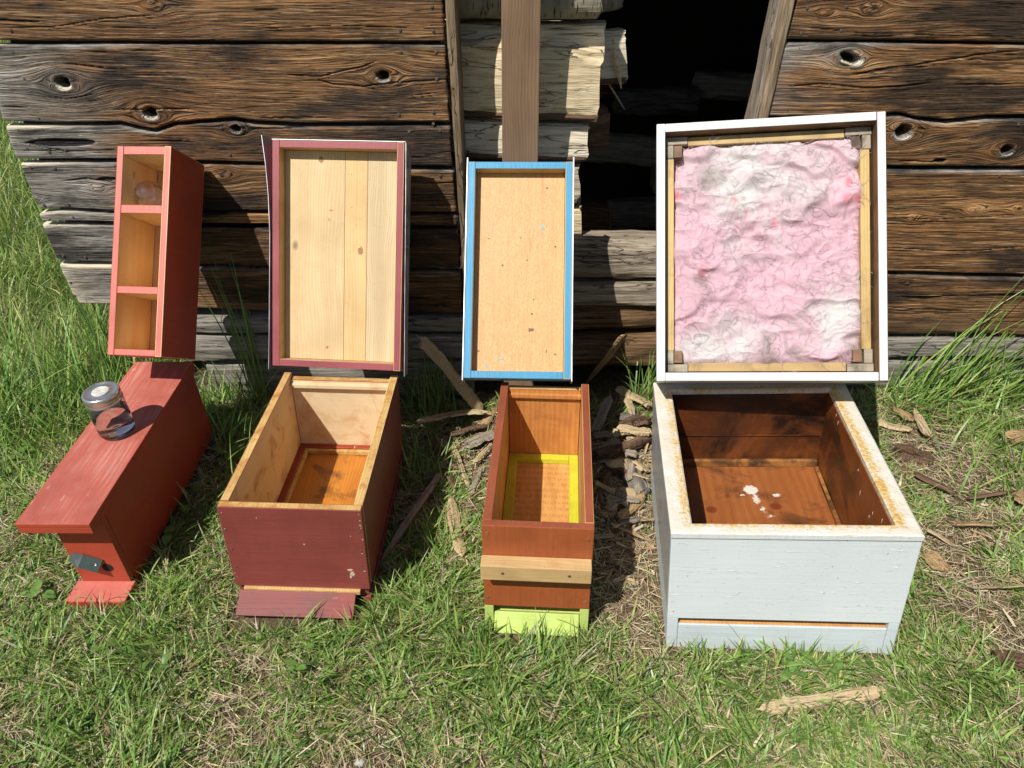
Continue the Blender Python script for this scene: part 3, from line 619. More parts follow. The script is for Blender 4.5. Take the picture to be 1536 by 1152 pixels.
# ------------------------------------------------------------------ firewood stacked inside
def splitlog(label, xa, xb, y, z0, z1, yd, mat, bark, seed, rz=0., wedge=.15, dz=0., amp=.010, power=.35, group='firewood stacked inside the shed doorway'):
    t = root('split_log', label, 'firewood', pose((xa + xb) / 2, y - .03, z0, rz, 0, dz), group)
    Ln = xb - xa
    body = roughbar('split_wood', (-Ln / 2, 0, (z1 - z0) / 2), (Ln / 2, 0, (z1 - z0) / 2), z1 - z0, yd, mat, None, seed, amp, 130, 26, power, .0, 0, wedge)
    body.parent = t
    if bark:
        b2 = roughbar('bark', (-Ln / 2 + .004, -yd * .02, .008), (Ln / 2 - .004, -yd * .02, .008), .024, yd * 1.0, BARK, None, seed + 50, .004, 60, 14, .6); b2.parent = t
    return t
def wz(v, y): return wp(768, v, y)[1]
splitlog('round birch log with grey speckled bark on top of the firewood stack', -.19, .235, 2.36, wz(28, 2.33), wz(-32, 2.33), .13, BIRCH, False, 1, power=.85, wedge=0, amp=.004)
splitlog('wide pale split log with a long smooth face, second from the top of the stack', -.20, .245, 2.36, wz(172, 2.30), wz(66, 2.30), .16, SPLIT, True, 2, rz=-2, wedge=.05, dz=1.5, amp=.022)
splitlog('shaded split log lying behind the top of the widest pale log', -.20, .262, 2.43, wz(90, 2.36), wz(33, 2.36), .16, SPLIT4, False, 12, rz=-1, wedge=.25, dz=.6)
splitlog('shorter grey split log under the widest pale log', -.20, .215, 2.36, wz(234, 2.30), wz(180, 2.30), .15, SPLIT4, True, 3, rz=1, wedge=.10, dz=2)
splitlog('split log partly hidden behind the blue framed lid', -.20, .20, 2.36, wz(300, 2.30), wz(243, 2.30), .15, SPLIT2, True, 4, wedge=.1)
splitlog('lowest pale split log in the stack behind the blue framed lid', -.20, .21, 2.36, wz(362, 2.30), wz(306, 2.30), .15, SPLIT, True, 5, wedge=.1)
# log ends sticking out at the right of the stack
splitlog('short birch log end poking out at the top right of the stack', .18, .31, 2.50, wz(20, 2.45), wz(-14, 2.45), .10, BIRCH, False, 14, rz=50, wedge=0, power=.8, amp=.004)
splitlog('split log end with a brown bark rim beside the pale stack', .10, .335, 2.50, wz(128, 2.42), wz(52, 2.42), .11, SPLIT4, True, 15, rz=20, wedge=.5, dz=0)
splitlog('dark orange-brown split log end low at the right of the stack', .10, .29, 2.47, wz(225, 2.42), wz(165, 2.42), .11, BARK, True, 16, rz=20, wedge=.3)
rnd = random.Random(5)
heap = [(.45, 2.95, .10, 12), (.80, 3.05, .10, -20), (.62, 3.25, .22, 5), (1.05, 3.2, .12, 30), (.30, 3.3, .20, -8), (.85, 3.5, .30, 14), (.50, 3.6, .40, -12), (1.2, 3.6, .34, 8), (.7, 3.9, .55, 3), (1.1, 4.0, .6, -9), (.35, 3.95, .62, 10)]
for i, (hx, hy, hz, rz) in enumerate(heap):
    t = root('split_log', 'dark log in the heap deep inside the shed', 'firewood', pose(hx, hy, hz - .04, rz), 'logs heaped deep inside the shed')
    b = roughbar('split_wood', (-.2, 0, .06), (.2, 0, .06), .12, .13, (SPLIT2, BROWNB, BARKG)[i % 3], None, 60 + i, .012, 40, 14, .6); b.parent = t

# ================================================================== HIVES
# ---- maroon long box
def footprint(M, x0, x1, y0, y1): BOXES.append((M.inverted(), x0, x1, y0, y1))
def quadring(name, outer, inner, z0, z1, mat, parent):
    """a flat frame (4 mitred boards in one mesh) with an 'inner' attribute for stains"""
    (ax0, ax1, ay0, ay1), (bx0, bx1, by0, by1) = outer, inner
    N = 14; M_ = 60
    V = []; F = []; A = []
    oc = [(ax0, ay0), (ax1, ay0), (ax1, ay1), (ax0, ay1)]; ic = [(bx0, by0), (bx1, by0), (bx1, by1), (bx0, by1)]
    for s in range(4):
        o0, o1, i0, i1 = oc[s], oc[(s + 1) % 4], ic[s], ic[(s + 1) % 4]; b = len(V)
        for i in range(M_ + 1):
            t = i / M_
            for j in range(N + 1):
                q = j / N
                x = (o0[0] * (1 - t) + o1[0] * t) * (1 - q) + (i0[0] * (1 - t) + i1[0] * t) * q
                y = (o0[1] * (1 - t) + o1[1] * t) * (1 - q) + (i0[1] * (1 - t) + i1[1] * t) * q
                e = .0025 * (max(0, 1 - q * 9) ** 2 + max(0, 1 - (1 - q) * 9) ** 2)
                V.append((x, y, z1 - e + .0012 * float(vn(x * 60, y * 60, 3)))); A.append((.62 * math.exp(-((q - .80) / .28) ** 2) - .15 - .25 * (q < .2)) + .12 * (s == 1))
        for i in range(M_):
            for j in range(N):
                a = b + i * (N + 1) + j; F.append((a, a + N + 1, a + N + 2, a + 1))
        k = len(V)
        for (x, y) in (o0, o1, i1, i0): V.append((x, y, z0)); A.append(.2)
        top = [b, b + M_ * (N + 1), b + M_ * (N + 1) + N, b + N]
        F.append((k + 3, k + 2, k + 1, k)); F.append((k, k + 1, top[1], top[0])); F.append((k + 2, k + 3, top[3], top[2]))
    me = bpy.data.meshes.new(name); me.from_pydata(V, [], F); me.update(); me.materials.append(mat)
    at = me.attributes.new('inner', 'FLOAT', 'POINT'); at.data.foreach_set('value', np.array(A, np.float32))
    return link(bpy.data.objects.new(name, me), parent)

M1 = pose(-.640, 1.258, 0, -1.2, .8, 1.2); footprint(M1, 0, .311, -.075, .544)
mh = root('beehive_box', 'open maroon painted hive box with bare pine inside, second box from the left', 'hive box', M1, 'open hive boxes in a row')
W, D, Hh = .311, .544, .300
board('front_panel', 0, W, 0, .020, .058, Hh, {'d': MAR, '+y': PINE_BACK, '+z': PINE_TOPY}, mh, .0022)
board('back_panel', .0205, W - .0205, D - .020, D, .058, Hh - .012, {'d': MAR, '-y': PINE_BACK, '+z': PINE_TOPY}, mh)
board('side_panel', 0, .0202, .0203, D, .058, Hh - .0005, {'d': MAR, '+x': PINE_WALL, '+z': PINE_TOPY}, mh)
board('side_panel', W - .0202, W, .0203, D, .058, Hh - .0005, {'d': MAR, '-x': PINE_WALL, '+z': PINE_TOPY}, mh)
board('ledge', .022, W - .022, D - .034, D - .0205, Hh - .030, Hh - .018, {'d': PINE_BACK}, mh)
MARIN = paint('maroon_rim_paint', (.26, .035, .015), 'y', .2, (.5, .3, .12), .66, None, .5, loc=(2, 8, 1))
bb = board('bottom_board', .006, W - .006, .010, D - .004, .030, .056, {'d': MAR, '+z': STAINF}, mh)
for nm, a in (('floor_frame', (.0205, .038, .0205, D - .021)), ('floor_frame', (W - .038, W - .0205, .0205, D - .021)), ('floor_frame', (.0383, W - .0383, D - .037, D - .021)), ('floor_frame', (.0383, W - .0383, .0205, .045))):
    board(nm, a[0], a[1], a[2], a[3], .0565, .072, {'d': MARIN}, bb)
for a in ((.0383, .047, .0455, D - .0375), (W - .047, W - .0383, .0455, D - .0375), (.0473, W - .0473, D - .049, D - .0376)):
    board('bare_strip', a[0], a[1], a[2], a[3], .0565, .0685, {'d': PINE_TOPY}, bb)
board('foot_rail', .001, .028, .004, D - .002, -.03, .029, MAR, bb)
board('foot_rail', W - .020, W - .001, .004, D - .002, -.03, .029, MAR, bb)
board('entrance_strip', .020, W - .022, -.007, .009, .046, .0575, {'d': PINE_EDGE, '-y': PINE_TOPY}, bb)
MARL = paint('worn_maroon_paint', (.20, .050, .045), 'x', .25, (.34, .22, .16), .66, (.07, .045, .04), .6, loc=(8, 2, 1), bs=.9, grain=120)
lb = board('landing_board', 0, W - .044, 0, .058, 0, .014, {'d': MARL}, bb)
lb.matrix_local = Matrix.Translation((.012, -.050, .012)) @ Matrix.Rotation(R(30), 4, 'X')
for p in ((.010, .235), (.012, .175), (.012, .12), (W - .008, .24), (W - .010, .18), (W - .012, .135)): screw(mh, (p[0], .0, p[1]), (0, -1, 0), NAIL, .003, 'nail')
# paint chip
CH = NT('bare_chip').fin((.52, .42, .28), .7)
def chipmark(parent, x, z, w, h, seed, mat=CH, y=-.0006, name='paint_chip'):
    r = random.Random(seed); n = 14; V = [(x + math.cos(2 * math.pi * i / n) * w * r.uniform(.5, 1.1), y, z + math.sin(2 * math.pi * i / n) * h * r.uniform(.5, 1.1)) for i in range(n)]
    V += [(a, y + .0012, c) for a, b, c in V]
    F = [tuple(range(n))] + [(i, (i + 1) % n, n + (i + 1) % n, n + i)[::-1] for i in range(n)]
    return mesh(name, V, F, mat, parent)
chipmark(mh, W - .040, .120, .008, .0045, 1); chipmark(mh, W - .036, .108, .006, .010, 2); chipmark(mh, W - .040, .098, .003, .006, 3)

r1 = random.Random(3)
for q in range(16):
    chipmark(mh, r1.choice((.006, W - .006, r1.uniform(.02, W - .02))) + r1.uniform(-.003, .003), r1.uniform(.065, .29), r1.uniform(.0008, .0025), r1.uniform(.0006, .0022), 60 + q)
# ---- lid helper
def lid_root(name, label, M, grp='hive lids leaning on the shed wall'): return root(name, label, 'lid', M, grp)
def frame4(t, w, h, rail, depth, mats_front, mat_in, nm='frame_rail', y0=0., side_over=True):
    x = w / 2
    md = {'d': mats_front}
    board(nm, -x, -x + rail, y0, depth, 0, h, {'d': mats_front, '+x': mat_in}, t)
    board(nm, x - rail, x, y0, depth, 0, h, {'d': mats_front, '-x': mat_in}, t)
    board(nm, -x + rail + .0003, x - rail - .0003, y0 + .0004, depth, .0004, rail, {'d': mats_front, '+z': mat_in}, t)
    board(nm, -x + rail + .0003, x - rail - .0003, y0 + .0004, depth, h - rail, h - .0004, {'d': mats_front, '-z': mat_in}, t)
L1 = pose(-.473, 1.770, .335, -5.7, -25.5, -.4)
ml = lid_root('hive_lid', 'maroon framed lid with three bare pine boards inside, leaning above the maroon box', L1)
lw, lh = .351, .593
frame4(ml, lw, lh, .019, .058, MAR_LID, PINE_EDGE)
r_ = .0195
board('pine_board', -lw / 2 + r_, .0075, .040, .054, r_, lh - r_, {'d': PINE_L}, ml, .0008)
board('pine_board', .0082, .0688, .0402, .054, r_, lh - r_, {'d': PINE_L2}, ml, .0008)
board('pine_board', .0697, lw / 2 - r_, .0398, .054, r_, lh - r_, {'d': PINE_G}, ml, .0008)
KN = NT('brown_knot').fin((.30, .15, .06), .6)
kn = NT('ringed_knot'); kd = kn.n('VectorMath', operation='LENGTH', i_0=kn.map(kn.coord(), (1, 1, 1))).outputs['Value']
def knotdisc(parent, x, y, z, rx, rz, seed=0, mat=KN):
    o = chipmark(parent, 0, 0, rx, rz, seed, mat, 0., 'knot'); o.location = (x, y, z); return o
knotdisc(ml, .053, .0396, .315, .0085, .014, 3); knotdisc(ml, -.058, .0396, .552, .009, .010, 4); knotdisc(ml, -.038, .0396, .052, .004, .005, 5); knotdisc(ml, -.035, .0396, .395, .004, .005, 6, NT('pale_knot').fin((.44, .27, .12), .6)); knotdisc(ml, -.03, .0396, .42, .008, .004, 7, NT('rust_mark').fin((.50, .20, .06), .6))
def strip(name, pts, y0, y1, th, mat, parent):
    """thin bent sheet: polyline (x,z) extruded y0..y1 with thickness th in x"""
    V = []; F = []
    for (x, z, f) in pts:
        V += [(x, y0 - f, z), (x, y1, z), (x + th, y1, z), (x + th, y0 - f, z)]
    n = len(pts)
    for i in range(n - 1):
        for j in range(4):
            k = (j + 1) % 4; F.append((i * 4 + j, i * 4 + k, i * 4 + 4 + k, i * 4 + 4 + j))
    F.append((0, 1, 2, 3)[::-1]); F.append(tuple(4 * (n - 1) + q for q in range(4)))
    return mesh(name, V, F, mat, parent)
# flashing: left side flares outward, right side straight
V = []; F = []
def flash(side, prof, name='metal_flashing', mat=GALV, parent=ml):
    """prof: list of (z, x_front, x_back, y_front)"""
    V = []; F = []; th = .0012 * side
    for (z, xf, xb, yf) in prof: V += [(xf, yf, z), (xb, .066, z), (xb + th, .066, z), (xf + th, yf, z)]
    n = len(prof)
    for i in range(n - 1):
        for j in range(4):
            k = (j + 1) % 4; F.append((i * 4 + j, i * 4 + k, i * 4 + 4 + k, i * 4 + 4 + j))
    F.append((0, 1, 2, 3)); F.append(tuple(4 * (n - 1) + q for q in range(4)))
    return mesh(name, V, F, mat, parent)
x_ = lw / 2
fl = flash(-1, [(-.010, -x_ - .009, -x_ - .002, -.004), (.10, -x_ - .007, -x_ - .002, -.004), (.35, -x_ - .005, -x_ - .002, -.004), (.45, -x_ - .009, -x_ - .002, -.004), (.53, -x_ - .016, -x_ - .004, -.005), (.603, -x_ - .026, -x_ - .008, -.006)])
fr = flash(1, [(-.014, x_ + .010, x_ + .004, .004), (.20, x_ + .008, x_ + .003, .0), (.45, x_ + .006, x_ + .003, -.002), (.592, x_ + .004, x_ + .003, -.003)])
for z in (.10, .33, .52): screw(fr, (x_ + .0085, .03, z), (1, 0, 0), STEEL, .004)
board('metal_flashing', -x_ - .001, x_ + .003, -.001, .066, lh + .0005, lh + .0018, GALV, ml, .0002)
board('metal_flashing', -x_ - .001, x_ + .003, .060, .0615, -.006, lh + .0004, GALV_D, ml, .0002)

# ---- blue lid
L2 = pose(.013, 1.700, .346, -2.7, -38.1, -.7)
bl = lid_root('hive_lid', 'bright blue framed lid with a mottled plywood panel, leaning above the narrow orange box', L2)
lw, lh = .280, .585
frame4(bl, lw, lh, .0195, .050, BLUE, PINE_EDGE)
board('plywood_panel', -lw / 2 + .020, lw / 2 - .020, .036, .048, .020, lh - .020, {'d': PLYM}, bl, .0008)
board('metal_edge', -lw / 2 - .0035, -lw / 2 - .0008, -.002, .056, -.006, lh + .010, GALV, bl, .0005)
board('metal_edge', lw / 2 + .0008, lw / 2 + .0035, -.002, .056, -.006, lh + .012, GALV, bl, .0005)
board('cover_board', -lw / 2, lw / 2, .0505, .0535, 0, lh, GALV_D, bl, .0005)
BCH = NT('blue_paint_drip').fin((.10, .36, .55), .5)
chipmark(bl, .062, .416, .005, .008, 8, BCH, .0352, 'paint_spot'); chipmark(bl, -.045, .055, .008, .0025, 9, BCH, .0352, 'paint_spot'); chipmark(bl, -.082, .036, .005, .003, 10, BCH, .0352, 'paint_spot')
for kx, kz in ((.096, .362), (-.045, .310), (.035, .178), (.098, .070), (.072, .525)): knotdisc(bl, kx, .0354, kz, .0035, .0028, int(kz * 1000), BLOCKD)

# ---- white lid with insulation
L3 = pose(.608, 1.540, .4385, -12.3, -33.5, -6.5)
wl = lid_root('hive_lid', 'large white framed lid filled with pink and white insulation, leaning above the white box', L3)
lw, lh = .5245, .629
frame4(wl, lw, lh, .0205, .165, WHITE_LID, BROWNIN)
rr = .0215; x_ = lw / 2
board('back_board', -x_ + rr, x_ - rr, .070, .163, rr, lh - rr, BROWNIN, wl)
yb = .036; cw = .021
# inner battens and corner blocks
board('inner_batten', -x_ + rr + .001, -x_ + rr + cw, yb, .0695, rr + .055, lh - rr - .055, BATTEN, wl)
board('inner_batten', x_ - rr - cw - .006, x_ - rr - .006, yb, .0695, rr + .055, lh - rr - .055, BATTEN, wl)
board('inner_batten', -x_ + rr + .055, x_ - rr - .062, yb, .0695, rr + .003, rr + cw + .003, BATTEN_X, wl)
board('inner_batten', -x_ + rr + .055, x_ - rr - .062, yb, .0695, lh - rr - cw - .003, lh - rr - .003, BATTEN_X, wl)
for sx in (-1, 1):
    for top in (0, 1):
        xa = -x_ + rr + .001 if sx < 0 else x_ - rr - .060; xb = xa + .053 if sx < 0 else x_ - rr - .001
        za = (lh - rr - .020) if top else rr + .002
        board('corner_block', xa, xb, yb - .001, .069, za, za + .019, BLOCKG, wl)
        xa2 = -x_ + rr + .001 if sx < 0 else x_ - rr - .022; zb2 = rr + .022 if not top else lh - rr - .054
        board('corner_block', xa2, xa2 + .019, yb - .0012, .069, zb2, zb2 + .033, BLOCKG, wl)
        xa3 = -x_ + rr + .021 if sx < 0 else x_ - rr - .047; zb3 = rr + .024 if not top else lh - rr - .053
        board('corner_block', xa3, xa3 + .020, yb - .003, .069, zb3, zb3 + .030, BLOCKD, wl)
def insulation():
    X0, X1 = -x_ + rr + .014, x_ - rr - .020; Z0, Z1 = rr + .016, lh - rr - .018
    nu, nv = 300, 360; s = np.linspace(0, 1, nu)[:, None]; t = np.linspace(0, 1, nv)[None, :]
    x = X0 + (X1 - X0) * s + 0 * t; z = Z0 + (Z1 - Z0) * t + 0 * s
    wx = x + .06 * (fbm(x * 9, z * 9, 40, 3) - .5); wz_ = z + .06 * (fbm(x * 9 + 5, z * 9, 41, 3) - .5)
    big = fbm(wx * 7, wz_ * 9, 42, 3); rid = 1 - np.abs(2 * fbm(wx * 15, wz_ * 22, 43, 3) - 1) ; rid2 = 1 - np.abs(2 * fbm(wx * 40 + 2, wz_ * 50, 45, 3) - 1)
    fin = fbm(wx * 150, wz_ * 150, 46, 3)
    hgtv = .026 * (big - .5) * 2 + .008 * (rid ** 2.2 - .4) + .0010 * (rid2 ** 2 - .3) + .0006 * (fin - .5) - .013 * sstep(.80, .97, 1 - np.abs(2 * fbm(wx * 4.2 + 3, wz_ * 8.5, 47, 3) - 1))
    ed = np.minimum(np.minimum(s, 1 - s) * (X1 - X0), np.minimum(t, 1 - t) * (Z1 - Z0))
    fall = .020 * np.clip(1 - ed / .022, 0, 1) ** 2
    y = .044 - hgtv + fall
    y = np.minimum(y, .069)
    u = s + 0 * t; v = t + 0 * s; w1 = fbm(wx * 6, wz_ * 6, 50, 4); w2 = fbm(wx * 22, wz_ * 28, 51, 4)
    wh = np.exp(-(((v - .82) / .17) ** 2 + ((u - .50) / .42) ** 2)) * 1.35 + np.exp(-(((v - .10) / .12) ** 2 + ((u - .40) / .28) ** 2)) * .9 + .6 * np.exp(-(((v - .22) / .09) ** 2 + ((u - .88) / .12) ** 2))
    wh = np.clip(wh * 1.0 + (w1 - .55) * 1.6 + (w2 - .5) * 1.2, 0, 1)
    dirt_ = np.zeros_like(u)
    for (a, b, r, k) in ((.20, .84, .055, .9), (.16, .38, .04, .9), (.50, .04, .06, .8), (.66, .05, .05, .8), (.96, .07, .05, .6), (.40, .60, .03, .35), (.04, .02, .03, .6), (.5, .12, .04, .5)):
        dirt_ += k * np.exp(-(((u - a) / r) ** 2 + ((v - b) / (r * .8)) ** 2)) * (.2 + 1.6 * fbm(wx * 60, wz_ * 60, 53, 3))
    redm = np.zeros_like(u)
    for (a, b, r) in ((.34, .74, .014), (.93, .80, .018), (.97, .72, .02), (.91, .72, .02), (.55, .63, .016), (.40, .69, .010), (.17, .42, .02), (.03, .77, .02)):
        redm += np.exp(-(((u - a) / r) ** 2 + ((v - b) / (r * 1.3)) ** 2)) * fbm(wx * 120, wz_ * 120, 54, 2) * 1.5
    V = np.stack([x, y, z], -1).reshape(-1, 3)
    idx = np.arange(len(V)).reshape(nu, nv); ringi = np.concatenate([idx[:, 0], idx[-1, 1:], idx[-2::-1, -1], idx[0, -2:0:-1]])
    Vb = V[ringi].copy(); Vb[:, 1] = .0695; m = len(ringi); a = np.arange(m); b = (a + 1) % m
    Q2 = np.stack([ringi[a], ringi[b], b + len(V), a + len(V)][::-1], 1)
    C = np.stack([wh, np.clip(dirt_ * 1.1, 0, 1), np.clip(redm, 0, 1), np.ones_like(wh)], -1).reshape(-1, 4); C = np.concatenate([C, C[ringi]])
    n = NT('pink_fibre_insulation'); at = n.attr('fib').outputs['Color']; sep = n.n('SeparateColor', i_0=at)
    c = n.coord(); f1 = n.noise(n.map(c, (90, 90, 60)), 1, 4, .6, 1.2); f2 = n.noise(n.map(c, (40, 40, 220)), 1, 4, .7, 2.0)
    cc = n.mix(sep.outputs[0], (.565, .365, .425), (.565, .535, .525))
    cc = n.mix(n.math('MULTIPLY', n.val(f1, .45, .7), .35), cc, (.58, .45, .49))
    cc = n.mix(n.math('MULTIPLY', sep.outputs[1], .8), cc, (.20, .17, .14))
    cc = n.mix(n.math('MULTIPLY', sep.outputs[2], .8), cc, (.62, .10, .14))
    cc = n.mix(n.math('MULTIPLY', n.val(n.noise(c, 75, 2), .73, .76), .5), cc, (.45, .25, .15))
    n.b.inputs['Sheen Weight'].default_value = .25
    n.b.inputs['Subsurface Weight'].default_value = .6; n.b.inputs['Subsurface Radius'].default_value = (1, .8, .8); n.b.inputs['Subsurface Scale'].default_value = .014
    mt = n.fin(cc, .95, n.math('ADD', n.math('MULTIPLY', f1, .5), n.math('MULTIPLY', f2, .5)), .12, .0016, .1)
    io = npmesh('insulation', np.concatenate([V, Vb]), np.concatenate([gridq(nu, nv), Q2]), mt, {'fib': C}, wl)
    # loose fibres curling out of the surface
    g_ = np.random.default_rng(4); m_ = 1300; iu = g_.integers(4, nu - 4, m_); iv = g_.integers(4, nv - 4, m_)
    VV = []; FF = []; CC = []
    wh2 = C[:nu * nv].reshape(nu, nv, 4)
    for a_, b_ in zip(iu, iv):
        p = np.array([x[a_, b_], y[a_, b_] + .001, z[a_, b_]]); L_ = g_.uniform(.012, .06); an = g_.normal(0, .9) + (1.57 if g_.random() < .3 else 0); cu = g_.normal(0, 2.2); bb_ = len(VV); ns = 6; out_ = g_.uniform(.0002, .0008); w_ = g_.uniform(.0002, .0005)
        for q in range(ns + 1):
            t_ = q / ns; an2 = an + cu * t_; yy_ = -out_ * math.sin(math.pi * t_)
            VV += [p + np.array([-math.sin(an2) * w_, yy_, math.cos(an2) * w_]), p + np.array([math.sin(an2) * w_, yy_ - .0001, -math.cos(an2) * w_])]
            p = p + np.array([math.cos(an2), 0, math.sin(an2)]) * L_ / ns
            a3 = min(nu - 1, max(0, int((p[0] - X0) / (X1 - X0) * (nu - 1)))); b3 = min(nv - 1, max(0, int((p[2] - Z0) / (Z1 - Z0) * (nv - 1)))); p[1] = min(p[1], y[a3, b3] - .0002)
            CC += [tuple(wh2[a_, b_])] * 2
        for q in range(ns): k_ = bb_ + q * 2; FF.append((k_, k_ + 1, k_ + 3, k_ + 2))
    fo = npmesh('loose_fibres', VV, FF, mt, {'fib': CC}, io); fo['kind'] = 'stuff'
insulation()

# ---- orange narrow box
M2 = pose(-.061, 1.192, 0, -3.6, .3, -.4); footprint(M2, 0, .233, -.045, .557)
oh = root('beehive_box', 'narrow burnt orange hive box with a bare wood cleat across its front', 'hive box', M2, 'open hive boxes in a row')
W, D, Hh = .233, .557, .305
board('front_panel', 0, W, 0, .019, .066, Hh, {'d': ORG, '+y': PLYO, '+z': ORG_RIM}, oh, .002)
board('back_panel', .0205, W - .0205, D - .019, D, .066, Hh - .010, {'d': ORG, '-y': PLYO, '+z': PINE_EDGE}, oh)
board('side_panel', 0, .0195, .0193, D, .066, Hh - .0005, {'d': ORG, '+x': PLYO_Y, '+z': ORG_RIM}, oh)
board('side_panel', W - .0195, W, .0193, D, .066, Hh - .0005, {'d': ORG, '-x': PLYO_Y, '+z': ORG_RIM}, oh)
board('ledge', .0200, W - .0200, D - .030, D - .0195, Hh - .032, Hh - .020, {'d': PLYO}, oh)
board('cleat', -.002, W - .002, -.034, -.0006, .182, .222, {'d': CLEAT}, oh, .002)
cl_ = oh.children[-1]
for p in (.045, .185): screw(cl_, (p, -.034, .203), (0, -1, 0), NAIL, .0035)
ob = board('bottom_board', .001, W - .001, .020, D - .002, .004, .030, LIME, oh)
board('base_rail', .0, .020, .001, D - .002, -.01, .0655, LIME, ob)
board('base_rail', W - .020, W, .001, D - .002, -.01, .0655, LIME, ob)
lo = board('landing_board', .0, W - .043, 0, .050, 0, .012, {'d': LIME, '-y': GREYB}, ob)
lo.matrix_local = Matrix.Translation((.0215, -.010, -.008)) @ Matrix.Rotation(R(58), 4, 'X')
for a in ((.0205, .045, .0200, D - .0205), (W - .045, W - .0205, .0200, D - .0205), (.0453, W - .0453, D - .044, D - .0205), (.0453, W - .0453, .0200, .042)):
    board('floor_frame', a[0], a[1], a[2], a[3], .0665, .082, LIME_IN, ob)
board('floor_panel', .0205, W - .0205, .022, D - .022, .050, .066, {'d': BORED}, ob)
for p in ((.011, .283), (W - .012, .275), (.008, .092), (W - .010, .088)): screw(oh, (p[0], 0, p[1]), (0, -1, 0), BLOCKD, .0042, 'nail')

# ---- white box
M3 = pose(.342, 1.137, 0, -5.4, -.7, -4.1); footprint(M3, 0, .479, -.012, .58)
wh = root('beehive_box', 'large white painted hive box with thick walls and a dark stained interior', 'hive box', M3, 'open hive boxes in a row')
W, D, Hh = .479, .580, .330
tb = .045; tf = .031
board('front_panel', 0, W, 0, .018, .085, Hh - .0125, {'d': WHITE}, wh, .002)
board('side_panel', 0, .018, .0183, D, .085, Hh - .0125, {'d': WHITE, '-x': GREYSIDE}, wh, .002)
board('side_panel', W - .018, W, .0183, D, .085, Hh - .0125, {'d': WHITE}, wh, .002)
board('back_panel', .0183, W - .0183, D - .018, D, .085, Hh - .0125, {'d': WHITE}, wh, .002)
board('inner_wall', .0185, W - .0185, .0185, tf, .10, Hh - .013, {'d': DARKPLY}, wh)
board('inner_wall', .0185, W - .0185, D - tb, D - .0185, .10, Hh - .013, {'d': DARKPLY}, wh)
board('inner_wall', .0185, tb, tf + .0003, D - tb - .0003, .10, Hh - .013, {'d': DARKPLY_S}, wh)
board('inner_wall', W - tb, W - .0185, tf + .0003, D - tb - .0003, .10, Hh - .013, {'d': DARKPLY_S}, wh)
quadring('top_rim', (-.001, W + .001, -.001, D + .001), (tb - .002, W - tb + .002, tf - .002, D - tb + .002), Hh - .0122, Hh, PROP, wh)
board('rim_edge', -.0005, W + .0005, -.0032, -.0012, Hh - .0125, Hh - .0015, WHITE_LID, wh, .0006)
# shadow edge on the back wall modelled as a thin dark strip; floor frame
board('shadow_edge_strip', tb + .004, W - tb - .004, D - tb - .004, D - tb - .0005, .190, .193, {'d': DARKPLY}, wh)
wb = board('bottom_board', .002, W - .002, .045, D - .002, .064, .0845, {'d': WHITE_BASE, '+z': DARKFLOOR}, wh)
board('floor_panel', .0500, W - .0500, .047, D - .048, .0848, .094, {'d': DARKFLOOR}, wb)
board('floor_ledge', tb + .002, W - tb - .002, D - tb - .012, D - tb - .0005, .0945, .114, {'d': LEDGE, '-y': LEDGE}, wb)
board('floor_ledge', W - tb - .012, W - tb - .0005, tf + .003, D - tb - .015, .0945, .102, {'d': DARKPLY_S, '+z': LEDGE}, wb)
board('front_rail', .024, W - .022, .002, .0075, -.012, .064, {'d': WHITE_BASE}, wb, .002)
board('base_block', .0, .0236, .001, D, -.018, .0845, {'d': WHITE_BASE}, wb, .002)
board('base_block', W - .0216, W, .001, D, -.048, .0845, {'d': WHITE_BASE}, wb, .002)
board('entrance_floor', .024, W - .022, .008, .044, .050, .0625, {'d': PLYO_Y}, wb)
WP = NT('dry_wax').fin((.66, .60, .48), .7)
# wax flecks along the right inner wall
r0 = random.Random(8)
for i in range(7):
    yy = r0.uniform(.06, .45); zz = Hh - .016 - r0.random() ** 3 * .07
    o = mesh('wax_fleck', [(0, 0, 0), (-.0008, r0.uniform(.0008, .002), r0.uniform(-.004, .0)), (-.0008, r0.uniform(-.002, .004), -r0.uniform(.006, .018)), (-.0002, 0, -.004)], [(0, 1, 2, 3)], WP, wh)
    o.location = (W - tb - .0006, yy, zz)

# ---- red lidded box
M4 = pose(-1.070, 1.265, 0, -1.7, 4.2, -1.4); footprint(M4, .030, .172, -.05, .60)
rh = root('beehive_box', 'narrow brick red lidded hive box carrying the glass jar, leftmost in the row', 'hive box', M4)
Wr = .166
board('front_panel', .044, Wr - .004, .042, .060, .018, .2270, {'d': RED}, rh, .002)
board('side_panel', .044, .062, .0605, .602, .0, .2270, {'d': RED}, rh)
board('side_panel', Wr - .021, Wr - .003, .0605, .602, .0, .2270, {'d': RED}, rh)
board('back_panel', .0625, Wr - .0215, .584, .602, .0, .2270, {'d': RED}, rh)
board('floor', .0625, Wr - .0215, .061, .583, .004, .018, {'d': RED}, rh)
li = board('lid', 0, Wr, 0, .617, .2468, .2575, {'d': RED, '+z': RED_TOP}, rh, .0018)
board('lid_underside', .0008, Wr - .0008, .001, .616, .2275, .2464, {'d': RED}, li, .0018)
lb = board('landing_board', .030, Wr + .006, -.018, .046, .0, .0175, {'d': RED, '+z': RED_RIM}, rh, .002)
